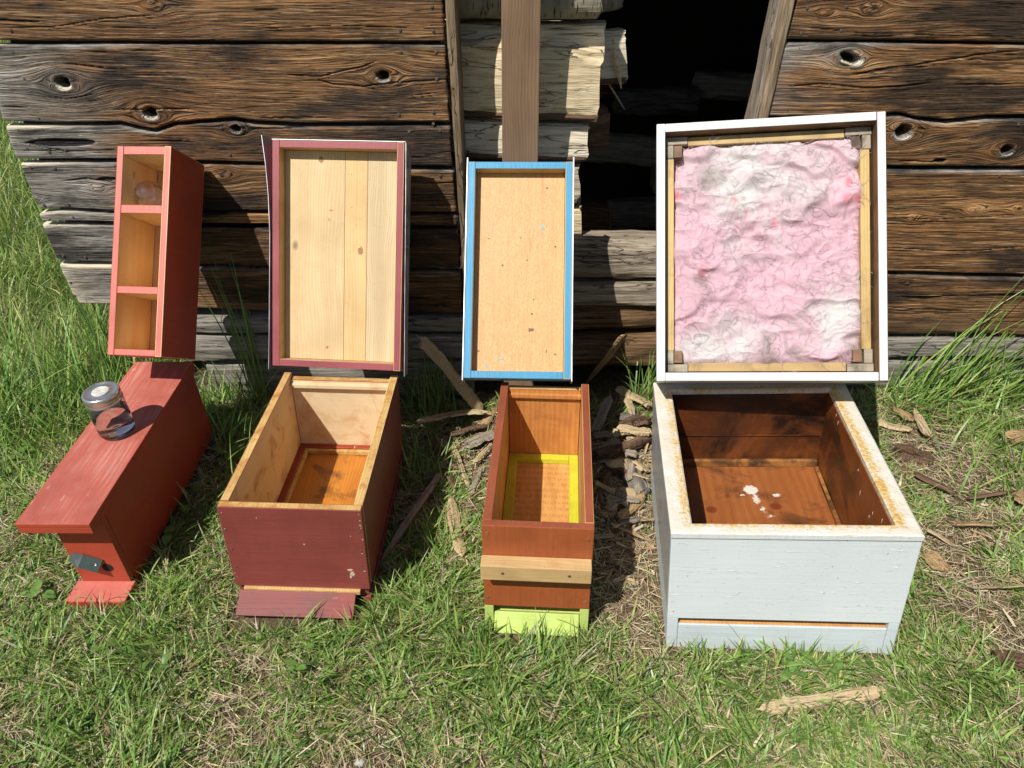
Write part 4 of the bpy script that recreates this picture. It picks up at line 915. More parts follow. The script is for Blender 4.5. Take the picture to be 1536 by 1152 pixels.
# folded metal flap on a screw over the round entrance
FV = [(-.034, 0, .012), (-.010, -.004, .018), (.032, -.012, .004), (.026, -.016, -.022), (.004, -.010, -.014), (-.034, -.004, -.004)]
FV = [(-.036, -.002, .004), (-.006, -.008, .014), (.034, -.004, .000), (.028, -.022, -.026), (-.012, -.028, -.010), (-.040, -.012, -.012)]
FVb = [(a, b + .0012, c + .0004) for a, b, c in FV]
flp = mesh('entrance_flap', FV + FVb, [(0, 1, 4, 5), (1, 2, 3, 4), (11, 10, 7, 6), (10, 9, 8, 7)] + [(i, (i + 1) % 6, 6 + (i + 1) % 6, 6 + i)[::-1] for i in range(6)], FLAP, rh)
flp.matrix_local = Matrix.Translation((.088, .043, .105)) @ Matrix.Rotation(R(14), 4, 'Y')
screw(flp, (.022, -.0135, -.008), (0, -.7, .7), STEEL, .003)
HOLE_SHADE = NT('hole_shade_disc').fin((.012, .006, .004), .9)
lathe('hole_shade_disc', [(.013, -.002), (.013, .0008)], 20, HOLE_SHADE, rh, Matrix.Translation((.122, .042, .068)) @ Matrix.Rotation(R(90), 4, 'X'), False)  # flat black disc painted as the shade of the round hole

# ---- upright red display box
M5 = pose(-.965, 1.700, .414, -8.0, -32.7, -1.8)
uh = root('display_box', 'tall red box with three open compartments standing on end on the leftmost hive', 'display box', M5)
uw, ul, ud = .147, .538, .166; x_ = uw / 2; fr_ = .0175
board('side_panel', -x_, -x_ + fr_, .0, ud, 0, ul, {'d': RED, '-y': RED_RIM, '+x': UP_WALL}, uh)
board('side_panel', x_ - fr_, x_, .0, ud, 0, ul, {'d': RED, '-y': RED_RIM, '-x': UP_WALL}, uh)
for nm, z0, z1 in (('end_panel', .0004, .017), ('divider', .159, .178), ('divider', .365, .387), ('end_panel', .516, ul - .0004)):
    board(nm, -x_ + fr_ + .0003, x_ - fr_ - .0003, .0006, ud - .013, z0, z1, {'d': RED, '-y': RED_RIM, '+z': UP_WALL, '-z': UP_WALL} if nm == 'divider' else ({'d': RED, '-y': RED_RIM, '+z': UP_WALL} if z0 < .1 else {'d': RED, '-y': RED_RIM, '-z': UP_WALL}), uh)
board('back_panel', -x_ + fr_ + .0003, x_ - fr_ - .0003, ud - .0125, ud - .001, .0004, ul - .0004, {'d': RED, '-y': UP_BACK}, uh)
board('inner_ledge', .0, x_ - fr_ - .0005, .095, ud - .013, .222, .240, {'d': UP_WALL}, uh)

def glass(name, tint=(1, 1, 1), ior=1.45, rough=0.):
    n = NT(name); g = n.n('BsdfGlass', i_Color=(*tint, 1), i_IOR=ior, i_Roughness=rough); n.link(g.outputs[0], n.out.inputs['Surface']); return n.m
GLASS = glass('clear_glass', (.97, .985, .98)); WATER = glass('water', (.995, .985, .97), 1.33)
ZINC = sheet('zinc_jar_lid', (.66, .66, .64), .22)
# jar seen end-on in the top compartment
gj = root('glass_globe', 'round clear glass globe in the top compartment of the upright red box', 'glass globe', M5 @ Matrix.Translation((-.008, .044, .424)))
def sph(r, z0, z1, n, rev=False):
    p = [(max(.0002, r * math.sin(t)), -r * math.cos(t)) for t in np.linspace(z0, z1, n)]; return p[::-1] if rev else p
pr = sph(.0368, .02, math.pi - .02, 25) + sph(.0343, .02, math.pi - .02, 25, True)
V = []; F = []; sg = 48; n_p = len(pr)
for r_g, z_g in pr:
    for i in range(sg): a = 2 * math.pi * i / sg; V.append((r_g * math.cos(a), r_g * math.sin(a), z_g))
for k in range(n_p - 1):
    if k == 24: continue
    for i in range(sg): j = (i + 1) % sg; F.append((k * sg + i, k * sg + j, (k + 1) * sg + j, (k + 1) * sg + i))
mesh('glass_body', V, F, glass('globe_glass', (.97, .96, 1.), 1.62), gj, True)

# jar on the lid
JP = M4 @ Vector((.090, .245, .2578))
jar = root('mason_jar', 'glass jar part filled with clear liquid, metal screw lid, standing on the red hive lid', 'jar', M4 @ Matrix.Translation((.090, .312, .2577)) @ Matrix.Rotation(R(-1.2), 4, 'Y') @ Matrix.Diagonal((1.08, 1.08, 1.22, 1)))
jo = [(.006, .0015), (.030, .0010), (.0365, .0030), (.0395, .009), (.0400, .020), (.0400, .070), (.0388, .080), (.0360, .086), (.0350, .100), (.0345, .1005)]
ji = [(.0325, .1005), (.0325, .088), (.0355, .080), (.0382, .070), (.0382, .020), (.0372, .0085), (.030, .0035), (.006, .0032)]
def lathe_closed(name, prof, seg, mat, parent):
    V = []; F = []; n = len(prof)
    for r, z in prof:
        for i in range(seg):
            a = 2 * math.pi * i / seg; V.append((r * math.cos(a), r * math.sin(a), z))
    for k in range(n):
        for i in range(seg):
            j = (i + 1) % seg; q = (k + 1) % n; F.append((k * seg + i, k * seg + j, q * seg + j, q * seg + i))
    return mesh(name, V, F, mat, parent, True)
jo[0] = (.0002, .0015); ji[-1] = (.0002, .0032)
lathe_closed('glass_body', jo + ji, 48, GLASS, jar)
lathe('liquid', [(.0002, .0034), (.0305, .0040), (.0374, .0088), (.0385, .0200), (.0386, .0560), (.0002, .0560)], 48, WATER, jar)
jl = lathe('screw_lid', [(.0385, .0800), (.0402, .0805), (.0402, .0840), (.0392, .0850), (.0392, .0890), (.0402, .0900), (.0398, .0990), (.0385, .1020), (.0340, .1026), (.0330, .1015), (.0200, .1012), (.0190, .1022), (.0002, .1022)], 48, ZINC, jar)
PAPER = NT('rust_marked_disc'); PAPER = PAPER.fin(PAPER.mix(PAPER.val(PAPER.noise(PAPER.coord(), 90, 4), .45, .6), (.45, .44, .40), (.62, .62, .60)), .5)
o_ = lathe('lid_disc', [(.0185, .1022), (.0180, .1032), (.0002, .1033)], 28, PAPER, jl, None, False)

# ================================================================== WOOD DEBRIS
def chunk(label, a, b, wid, kind, seed, z=.012, zb=None, thick=None, bow=0., name=None, cat=None, group=None, u_lift=True):
    z = z + (.008 if u_lift else 0)
    A = gp(a[0], a[1], 0); A.z = float(hgt(A.x, A.y)) + z
    if zb is None: B = gp(b[0], b[1], 0); B.z = float(hgt(B.x, B.y)) + z
    else: B = gp(b[0], b[1], zb)
    mat = {'p': CH_P, 'g': CH_G, 't': CH_T, 'b': BARK, 'k': BARKG}[kind]
    dist = (A - Vector((0, 0, CAM_H))).length; w = wid / FPX * dist
    th = thick or max(.004, w * (.35 if kind in 'pgt' else .5))
    Ln = (B - A).length; r = random.Random(seed); n = 34
    # irregular splinter: outline widths vary, jagged ends
    W_ = []; prof = r.choice((0, 0, 1, 2)) if seed != 46 else 0
    for i in range(n):
        t = i / (n - 1); e0 = min(1, t * (30 if prof != 1 else 3.4)); e1 = min(1, (1 - t) * (30 if prof != 2 else 3.0))
        W_.append(w * .5 * min(e0 ** .6, e1 ** .6 + .02) * (1 + .28 * (float(fbm(t * 4 + seed, 0, seed, 3)) - .5) + r.uniform(-.05, .05) - .35 * t * (seed % 3 == 0)))
    V = []; m = 8
    pro = [(-1, -.2), (-.75, .75), (-.2, 1.), (.35, .8), (.9, .6), (1, -.1), (.6, -.8), (-.6, -.9)]
    for i in range(n):
        t = i / (n - 1); c = bow * math.sin(math.pi * t) * w; off = w * .10 * (float(fbm(t * 3, 1, seed + 5, 2)) - .5) * 2
        for j, (p, q) in enumerate(pro):
            jx = (r.random() - .5) * .02 * (2.4 if i in (0, n - 1) else .3) * min(1, Ln * 4)
            V.append((t * Ln + jx, p * W_[i] * (1 + .15 * (r.random() - .5)) + off, q * th * .5 * (1 + .3 * (r.random() - .5)) * (.4 + .6 * W_[i] / (w * .5)) + c + th * .15 * math.sin(t * 7 + seed)))
    F = []
    for i in range(n - 1):
        for j in range(m):
            k = (j + 1) % m; F.append((i * m + j, i * m + k, (i + 1) * m + k, (i + 1) * m + j))
    F.append(tuple(range(m))[::-1]); F.append(tuple((n - 1) * m + i for i in range(m)))
    nm = name or ('bark_piece' if kind in 'bk' else 'wood_splinter')
    o = mesh(nm, V, F, mat)
    d = (B - A).normalized(); upv = Vector((0, 0, 1)); sd = upv.cross(d).normalized(); u2 = d.cross(sd)
    M = Matrix(((d.x, sd.x, u2.x), (d.y, sd.y, u2.y), (d.z, sd.z, u2.z))).to_4x4(); M.translation = A
    o.matrix_world = M @ Matrix.Rotation(r.uniform(-.35, .35), 4, 'X')
    tag(o, label, cat or ('bark' if kind in 'bk' else 'wood splinter'), group)
    return o
G1 = 'wood scraps between the maroon and orange boxes'; G2 = 'wood scraps between the orange and white boxes'; G3 = 'wood scraps in the grass right of the white box'
C = chunk
C('long pale tapering splinter leaning toward the wall between the maroon and blue framed lids', (722, 622), (630, 508), 24, 'p', 1, zb=.27, bow=.2, group=G1)
C('curved pale slab of split wood lying left of the back of the orange box', (626, 648), (724, 633), 13, 'p', 2, z=.04, bow=.35, group=G1)
C('dark brown bark scrap just below the curved pale slab', (670, 658), (728, 646), 16, 'b', 3, z=.02, group=G1)
C('grey and orange chunk touching the left side of the orange box', (700, 673), (742, 657), 22, 'g', 4, z=.02, group=G1)
C('long weathered stick reaching forward beside the maroon box with a sunlit tip', (573, 846), (661, 714), 12, 'g', 5, z=.012, bow=.6, thick=.012, group=G1)
C('thin pale strip standing out above the wide pale strip left of the orange box', (680, 672), (703, 732), 9, 'p', 6, group=G1)
C('wide pale strip of wood lying in grass left of the orange box front', (676, 748), (692, 836), 18, 'p', 7, group=G1)
C('reddish brown bark lump in the shade beside the maroon box', (641, 660), (664, 690), 24, 'b', 8, group=G1)
C('small brown sliver between the sunlit stick and the wide pale strip', (675, 717), (684, 742), 11, 'b', 9, group=G1)
C('short pale splinter by the left back corner of the orange box', (712, 700), (738, 672), 7, 'p', 10, z=.02, group=G1)
C('tan piece lying under the curved pale slab end', (722, 645), (746, 612), 14, 't', 11, z=.01, group=G1)
C('greyish strip close to the left wall of the orange box', (706, 745), (722, 705), 10, 'g', 12, group=G1)
C('long brown board leaning up onto the threshold behind the orange box', (880, 580), (936, 503), 15, 't', 13, zb=.285, thick=.012, group=G2)
C('greyish slab slanting up beside the back of the orange box', (891, 652), (914, 598), 17, 'g', 14, zb=.06, group=G2)
C('bright pale split slab near the back left corner of the white box', (927, 596), (975, 622), 22, 'p', 15, z=.035, group=G2)
C('grey bark curl under the bright pale slab', (924, 627), (960, 640), 24, 'k', 16, z=.02, group=G2)
C('thick dark brown bark piece against the white box wall', (934, 650), (974, 637), 26, 'b', 17, z=.03, group=G2)
C('narrow pale grey piece pointing at the orange box side', (890, 660), (934, 659), 14, 'g', 18, z=.02, group=G2)
C('flat grey split block beside the orange box rim', (890, 690), (928, 670), 24, 'g', 19, z=.02, group=G2)
C('yellowish split stick touching the white box wall', (926, 659), (974, 666), 15, 'p', 20, z=.045, group=G2)
C('thick dark round branch lying between the orange and white boxes', (892, 696), (974, 664), 24, 'b', 21, z=.02, thick=.03, group=G2)
C('thin pale splinter across the dark soil right of the orange box', (893, 731), (937, 758), 8, 'p', 22, z=.02, group=G2)
C('grey bark shard pointing toward the camera near the white box', (936, 700), (963, 746), 24, 'k', 23, z=.015, group=G2)
C('horizontal pale stick beside the middle of the white box wall', (930, 788), (984, 787), 9, 'p', 24, z=.02, group=G2)
C('orange brown bark flake right of the orange box', (902, 778), (925, 768), 16, 't', 25, group=G2)
C('light brown slab sloping up beside the white box wall', (932, 783), (962, 748), 16, 't', 26, z=.015, group=G2)
C('thin twig of straw colour right of the orange box cleat', (916, 790), (973, 817), 5, 'p', 27, group=G2)
C('small grey piece right of the orange box front edge', (890, 811), (921, 808), 8, 'g', 28, group=G2)
C('brown bark strip along the right side of the orange box', (896, 752), (912, 712), 12, 'b', 29, z=.01, group=G2)
C('pale splinter tip under the grey bark shard', (940, 722), (972, 730), 6, 'p', 30, z=.03, group=G2)
C('small pale wedge near the white box and the dark branch', (950, 700), (972, 716), 10, 'p', 31, z=.02, group=G2)
C('dark bark scrap between the grey split block and the branch', (900, 720), (930, 706), 12, 'b', 32, z=.01, group=G2)
C('pale board piece at the back right corner of the white box', (1309, 659), (1357, 671), 14, 'p', 33, group=G3)
C('upright looking pale sliver right of the white box', (1362, 643), (1381, 680), 11, 'p', 34, z=.02, group=G3)
C('orange brown chip behind the right corner of the white box', (1334, 636), (1358, 655), 17, 't', 35, group=G3)
C('brown bark strip in the straw right of the white lid', (1357, 629), (1418, 655), 9, 'b', 36, group=G3)
C('broad dark bark slab beside the right rim of the white box', (1334, 700), (1390, 712), 28, 'b', 37, z=.006, group=G3)
C('tan wood chunk at the right edge half hidden in grass', (1500, 686), (1545, 681), 24, 't', 38, z=.02, group=G3)
C('large tan split piece cut off by the right picture edge', (1508, 773), (1555, 792), 32, 't', 39, z=.02, group=G3)
C('dark curved stick in the grass right of the white box', (1362, 741), (1422, 772), 9, 'b', 40, z=.02, group=G3)
C('thin dark twig pointing at the large tan piece', (1440, 778), (1508, 767), 6, 'b', 41, z=.02, group=G3)
C('small tan stick lying level in the right hand grass', (1419, 817), (1475, 819), 10, 't', 42, z=.02, group=G3)
C('pale twig beside the front right corner of the white box', (1380, 824), (1414, 846), 6, 'p', 43, z=.02, group=G3)
C('thick tan chip near the front right corner of the white box', (1382, 856), (1408, 884), 24, 't', 44, z=.012, group=G3)
C('straight straw coloured stick at the right edge of the lawn', (1446, 916), (1545, 912), 5, 'p', 45, z=.025, thick=.004, group=G3)
C('flat pale plank scrap in the grass in front of the white box', (1143, 1070), (1314, 1053), 18, 'p', 46, z=.008, group=G3)
C('rough brown bark branch at the lower right picture edge', (1474, 1010), (1560, 1046), 22, 'b', 47, z=.022, thick=.022, group=G3)
rs = random.Random(77)
for q in range(34):
    u = rs.gauss(934, 20); v = rs.uniform(600, 800); a = rs.uniform(-.9, .9) + (1.57 if rs.random() < .4 else 0); L_ = rs.uniform(16, 46); k = rs.choice('bkggpppt')
    if u < 902 or u > 962: continue
    C({'b': 'weathered brown bark scrap', 'k': 'weathered grey bark scrap', 'g': 'greyed split scrap', 'p': 'pale split scrap', 't': 'tan split scrap'}[k] + ' in the litter heap between the orange and white boxes', (u - L_ / 2 * math.cos(a), v - L_ / 2 * math.sin(a) * .6), (u + L_ / 2 * math.cos(a), v + L_ / 2 * math.sin(a) * .6), rs.uniform(6, 17), k, 200 + q, z=rs.uniform(.006, .03), bow=rs.uniform(0, .5), group='scraps in the litter heap')
STONE = rough_log_mat('grey_stone', (.30, .29, .28), (.42, .41, .40), (.55, .54, .52), seed=2, bump=.3, across=20)
def stone(label, u, v, s, seed):
    bm = bmesh.new(); bmesh.ops.create_icosphere(bm, subdivisions=3, radius=1)
    for vv in bm.verts:
        vv.co *= 1 + .25 * (mn.noise(vv.co * 1.3 + Vector((seed, 0, 0)))); vv.co = Vector((vv.co.x * s, vv.co.y * s * .8, vv.co.z * s * .6))
    me = bpy.data.meshes.new('stone'); bm.to_mesh(me); bm.free(); me.materials.append(STONE)
    for p in me.polygons: p.use_smooth = True
    o = link(bpy.data.objects.new('stone', me)); P = gp(u, v); o.location = (P.x, P.y, float(hgt(P.x, P.y)) + s * .25); tag(o, label, 'stone')
stone('small whitish stone beside the wide pale strip left of the orange box', 668, 826, .013, 1)
stone('small pale blue-grey stone half hidden at the bottom of the lawn', 540, 1143, .010, 5)
# pale splinters hanging from the firewood inside the doorway
def sliver(label, pts, w, seed):
    V = []; F = []
    for i, (x, y, z) in enumerate(pts):
        ww = w * (.25 if i in (0, len(pts) - 1) else 1) * .5
        V += [(x - ww, y, z), (x, y - ww * .8, z), (x + ww, y, z), (x, y + ww * .5, z)]
    n = len(pts)
    for i in range(n - 1):
        for j in range(4):
            k = (j + 1) % 4; F.append((i * 4 + j, i * 4 + 4 + j, i * 4 + 4 + k, i * 4 + k))
    F.append((0, 1, 2, 3)); F.append(tuple(4 * (n - 1) + q for q in range(4))[::-1])
    o = mesh('wood_splinter', V, F, SPLIT); tag(o, label, 'wood splinter')
def P3(u, v, y): x, z = wp(u, v, y); return (x, y, z)
sliver('loose pale splinter hanging off the firewood beside the doorway gap', [P3(919, 52, 2.42), P3(921, 80, 2.42), P3(927, 105, 2.43), P3(932, 133, 2.44)], .016, 1)
sliver('thin grey splinter slanting down from the firewood stack inside the doorway', [P3(905, 112, 2.46), P3(922, 140, 2.48), P3(937, 164, 2.5)], .008, 2)

# ================================================================== GRASS
rng = np.random.default_rng(11)
def veg_mat(name, rough=.5, transl=.35):
    n = NT(name); at = n.attr('tint'); c = at.outputs['Color']
    nz = n.noise(n.n('NewGeometry').outputs['Position'], 90, 2)
    c2 = n.mix(1.0, c, n.ramp(nz, [(.3, (.75, .75, .75)), (.7, (1.2, 1.2, 1.2))]), 'MULTIPLY')
    n.link(c2, n.b.inputs['Base Color']); n.b.inputs['Roughness'].default_value = rough; n.b.inputs['Specular IOR Level'].default_value = .45
    tr = n.n('BsdfTranslucent', i_Color=c2); ms = n.n('MixShader', i_0=transl)
    n.link(n.b.outputs[0], ms.inputs[1]); n.link(tr.outputs[0], ms.inputs[2]); n.link(ms.outputs[0], n.out.inputs['Surface'])
    return n.m
def blades(name, P, L, Wd, az, lean, curl, tint, mat, label, cat, nseg=4, fold=.25):
    """P n x3 roots; lean: angle from vertical at the root; curl: added over the length"""
    n = len(P); s = np.linspace(0, 1, nseg + 1)
    pos = P.copy(); dirh = np.stack([np.cos(az), np.sin(az), 0 * az], 1); side = np.stack([-np.sin(az), np.cos(az), 0 * az], 1)
    tw = rng.uniform(-.9, .9, n); V = np.zeros((n, 2 * nseg + 1, 3), np.float32)
    yawd = rng.normal(0, .25, n)
    for i in range(nseg + 1):
        th = lean + curl * s[i]; sd = side * np.cos(tw * s[i] + tw)[:, None] + np.array([0, 0, 1]) * (np.sin(tw * s[i] + tw) * .6)[:, None]
        w = Wd * (1 - s[i] ** 2.2) * (.65 + .35 * min(1, s[i] * 4 + .3)) * .5
        if i < nseg:
            V[:, 2 * i] = pos - sd * w[:, None]; V[:, 2 * i + 1] = pos + sd * w[:, None]
        else: V[:, 2 * i] = pos
        step = L / nseg; dd = dirh * np.sin(th)[:, None] + side * (yawd * s[i] * np.sin(th))[:, None]; dd[:, 2] += np.cos(th)
        pos = pos + dd * step[:, None]
    gz = hgt(V[:, :, 0], V[:, :, 1]) + .002
    V[:, 2:, 2] = np.maximum(V[:, 2:, 2], gz[:, 2:])
    V[:, :2, 2] = np.maximum(V[:, :2, 2], gz[:, :2] - .01)
    k = 2 * nseg + 1; base = (np.arange(n) * k)[:, None]
    tris = []
    for i in range(nseg - 1):
        a = 2 * i; tris += [[a, a + 1, a + 3], [a, a + 3, a + 2]]
    a = 2 * (nseg - 1); tris += [[a, a + 1, a + 2]]
    T = (base[:, :, None] + np.array(tris)[None]).reshape(-1, 3)
    tc = np.repeat(tint, k, axis=0)
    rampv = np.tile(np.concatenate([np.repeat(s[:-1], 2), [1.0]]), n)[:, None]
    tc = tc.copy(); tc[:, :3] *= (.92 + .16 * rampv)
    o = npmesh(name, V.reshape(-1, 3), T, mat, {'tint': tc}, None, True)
    o['kind'] = 'stuff'; o['label'] = label; o['category'] = cat
    return o
def outside(x, y, pad=0.0, zc=None):
    ok = np.ones(len(x), bool)
    for (Mi, x0, x1, y0, y1) in BOXES:
        m = np.array(Mi); lx = m[0, 0] * x + m[0, 1] * y + m[0, 3]; ly = m[1, 0] * x + m[1, 1] * y + m[1, 3]
        ok &= ~((lx > x0 - pad) & (lx < x1 + pad) & (ly > y0 - pad) & (ly < y1 + pad))
    ok &= ~((x > -1.14) & (y > 2.10) & (x < 3.0) & (y < 6))
    return ok
def tints(n, kind):
    pal = {'g': [(.20, .33, .065), (.15, .28, .05), (.27, .41, .09), (.105, .205, .04), (.33, .45, .12), (.17, .31, .075)],
           's': [(.55, .44, .29), (.46, .35, .22), (.64, .54, .38), (.36, .26, .16), (.50, .43, .26)],
           'y': [(.36, .41, .12), (.42, .44, .16), (.28, .37, .09)]}[kind]
    p = np.array(pal)[rng.integers(0, len(pal), n)] * rng.uniform(.75, 1.25, (n, 1)) * (1 + rng.normal(0, .06, (n, 3)))
    return np.concatenate([np.clip(p, .01, .9), np.ones((n, 1))], 1)
GM = veg_mat('grass_blades', .42, .38); SM = veg_mat('dry_straw', .75, .15)
def dens(x, y):
    d = fbm(x * 5.5 + 20, y * 5.5, 60, 4); lush = np.zeros_like(x)
    # clumps as in the photograph (pixel centre, radius)
    for (u, v, r, a) in ((720, 1010, .20, .35), (470, 960, .14, .25), (120, 1090, .20, .25), (60, 620, .30, .35), (1420, 1080, .2, .2), (640, 780, .10, .25), (1120, 1050, .22, .2), (900, 1080, .15, .2), (250, 930, .14, .2), (600, 930, .1, .3), (40, 960, .15, .2), (1230, 985, .12, .1)):
        c = gp(u, v); lush = lush + a * np.exp(-((x - c.x) ** 2 + (y - c.y) ** 2) / r ** 2)
    for (u, v, r, a) in ((930, 860, .13, -.55), (950, 700, .16, -.75), (400, 1010, .10, -.1), (1400, 900, .14, -.15), (1400, 700, .16, -.25), (690, 680, .10, -.75), (700, 760, .05, -.4), (650, 760, .06, -.3), (1480, 620, .2, -.2), (600, 1080, .08, -.15), (300, 1120, .1, -.15), (950, 780, .10, -.6), (1500, 1130, .1, -.25), (620, 760, .06, -.2)):
        c = gp(u, v); lush = lush + a * np.exp(-((x - c.x) ** 2 + (y - c.y) ** 2) / r ** 2)
    return d + lush
def scatter(n, x0, x1, y0, y1, thr, soft=.25, pad=.004):
    x = rng.uniform(x0, x1, n); y = rng.uniform(y0, y1, n); d = dens(x, y)
    k = (rng.random(n) < np.clip((d - thr) / soft, .04, 1)) & outside(x, y, pad); return x[k], y[k], d[k]
# straw and thatch lying flat
n = 75000; x = rng.uniform(-1.7, 1.8, n); y = rng.uniform(.65, 2.25, n); k = outside(x, y, .006); x, y = x[k], y[k]; n = len(x)
blades('dry_thatch', np.stack([x, y, hgt(x, y) + rng.uniform(.001, .010, n)], 1), rng.uniform(.012, .055, n), rng.uniform(.0009, .0026, n), rng.uniform(0, 6.283, n), rng.uniform(1.25, 1.62, n), rng.uniform(-.15, .2, n), tints(n, 's'), SM, 'dry straw and thatch lying between the grass blades', 'thatch', 3)
n = 13000; x = rng.uniform(-1.7, 1.8, n); y = rng.uniform(.65, 2.25, n); k = outside(x, y, .006) & (fbm(x * 6, y * 6, 91, 3) > .47); x, y = x[k], y[k]; n = len(x)
blades('loose_straw', np.stack([x, y, hgt(x, y) + rng.uniform(.008, .022, n)], 1), rng.uniform(.02, .07, n), rng.uniform(.001, .003, n), rng.uniform(0, 6.283, n), rng.uniform(1.3, 1.65, n), rng.uniform(-.15, .2, n), tints(n, 's'), SM, 'loose dead grass lying on top of the lawn in patches', 'thatch', 3)
# clumped leaning grass
x, y, d = scatter(215000, -1.75, 1.85, .65, 2.2, .33)
cl = np.floor(x * 14) * 31 + np.floor(y * 14) * 17
az = (np.sin(cl * 12.9898) * 43758.5453) % 6.283 + rng.normal(0, .95, len(x)); n = len(x)
tt = tints(n, 'g'); yy = rng.random(n) < .20; tt[yy] = tints(int(yy.sum()), 'y'); yy = rng.random(n) < .09; tt[yy] = tints(int(yy.sum()), 's')
lenf = .55 + 1.0 * np.clip(d - .35, 0, .6)
L = rng.gamma(4., .0088, n) * lenf * 1.2 + .008
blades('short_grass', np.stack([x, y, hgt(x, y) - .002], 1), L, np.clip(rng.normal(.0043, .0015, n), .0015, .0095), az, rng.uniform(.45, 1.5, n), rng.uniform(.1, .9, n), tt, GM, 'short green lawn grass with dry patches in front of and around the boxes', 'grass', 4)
# longer tufts
def tuft(cx, cy, r, n, lmin, lmax, wmin, wmax, azc, azs, lean0, lean1, c0=.1, c1=.9):
    x = cx + rng.normal(0, r, n); y = cy + rng.normal(0, r, n); k = outside(x, y, .004); x, y = x[k], y[k]; n = len(x)
    return (x, y, rng.uniform(lmin, lmax, n), rng.uniform(wmin, wmax, n), rng.normal(azc, azs, n), rng.uniform(lean0, lean1, n), rng.uniform(c0, c1, n))
T = []
for (u, v, n) in ((720, 1010, 90), (700, 960, 60), (450, 960, 70), (560, 925, 60), (120, 1100, 60), (1160, 985, 60), (1090, 975, 40), (1420, 1040, 80), (240, 900, 40), (840, 965, 60), (900, 1070, 70), (50, 1000, 50), (640, 820, 60), (610, 900, 50), (1250, 1110, 60), (330, 1000, 40), (1020, 1010, 40), (780, 1110, 60), (760, 955, 30), (600, 1120, 40)):
    c = gp(u, v); T.append(tuft(c.x, c.y, .035, n, .04, .11, .003, .0062, rng.uniform(0, 6.28), 1.3, .1, 1.0))
def tallset(u, v, r, n, l0, l1, azc, azs, a0, a1, w0=.003, w1=.007, c0=.1, c1=.9):
    c = gp(u, v); T2.append(tuft(c.x, c.y, r, n, l0, l1, w0, w1, azc, azs, a0, a1, c0, c1))
T2 = []
tallset(60, 640, .10, 260, .08, .24, 2.4, 1.6, .1, 1.0)
tallset(-30, 640, .14, 300, .08, .26, 1.6, 1.6, .1, 1.0)
tallset(60, 740, .11, 160, .05, .14, 2.6, 1.6, .2, 1.1)
tallset(150, 615, .035, 90, .20, .46, 2.3, .8, .05, .6)
tallset(190, 608, .02, 26, .38, .60, 2.35, .4, .15, .5, .004, .008, .05, .5)
tallset(100, 612, .05, 90, .18, .44, 2.1, 1.0, .05, .7)
tallset(20, 612, .09, 160, .15, .42, 1.2, 1.3, .05, .8)
tallset(350, 612, .045, 120, .08, .24, 1.6, 1.6, .05, .8)
tallset(396, 612, .018, 22, .40, .62, 2.1, .3, .02, .28, .004, .007, .05, .5)
tallset(648, 606, .05, 130, .10, .34, 1.8, 1.3, .05, .7)
tallset(668, 605, .02, 20, .30, .50, 1.9, .5, .05, .4)
tallset(966, 604, .03, 75, .12, .34, 1.2, 1.0, .05, .6)
tallset(630, 700, .06, 130, .05, .14, 1.6, 1.6, .1, .9)
for u in range(1350, 1640, 26): tallset(u, 612, .045, 34, .14, .38, .25, .6, .25, 1.15, .0035, .0085)
for u in range(1345, 1640, 38): tallset(u, 606, .035, 12, .40, .66, .30, .4, .25, .75, .004, .009)
tallset(1480, 640, .12, 120, .10, .26, .3, 1.0, .4, 1.2)
tallset(1500, 720, .12, 150, .05, .14, .6, 1.5, .2, 1.2)
tallset(1350, 620, .05, 90, .06, .18, .5, 1.3, .2, 1.2)
tallset(250, 760, .07, 120, .05, .16, 0, 1.8, .1, .9)
tallset(330, 680, .05, 90, .06, .18, 0, 1.8, .1, .9)
def build_tufts(TT, name, label):
    c = [np.concatenate([t[i] for t in TT]) for i in range(7)]; n = len(c[0]); tt = tints(n, 'g'); yy = rng.random(n) < .12; tt[yy] = tints(int(yy.sum()), 'y')
    blades(name, np.stack([c[0], c[1], hgt(c[0], c[1]) - .002], 1), c[2], c[3], c[4], c[5], c[6], tt, GM, label, 'grass', 6)
build_tufts(T, 'grass_tufts', 'longer green tufts standing above the short lawn')
build_tufts(T2, 'tall_grass', 'tall arching grass growing along the foot of the shed wall')
# meadow beyond the left corner of the shed
n = 90000; x = -1.15 - 6.5 * rng.random(n) ** 1.6; y = rng.uniform(1.9, 10, n); k = (x > -1.25 * y - 1.0) & outside(x, y); x, y = x[k], y[k]; n = len(x)
tt = tints(n, 'g'); yy = rng.random(n) < .45; tt[yy] = tints(int(yy.sum()), 'y')
blades('meadow_grass', np.stack([x, y, hgt(x, y)], 1), rng.uniform(.05, .20, n), rng.uniform(.004, .009, n), rng.uniform(0, 6.28, n), rng.uniform(.1, 1.0, n), rng.uniform(.1, 1, n), tt, GM, 'bright sunlit meadow grass beyond the left corner of the shed', 'grass', 3)
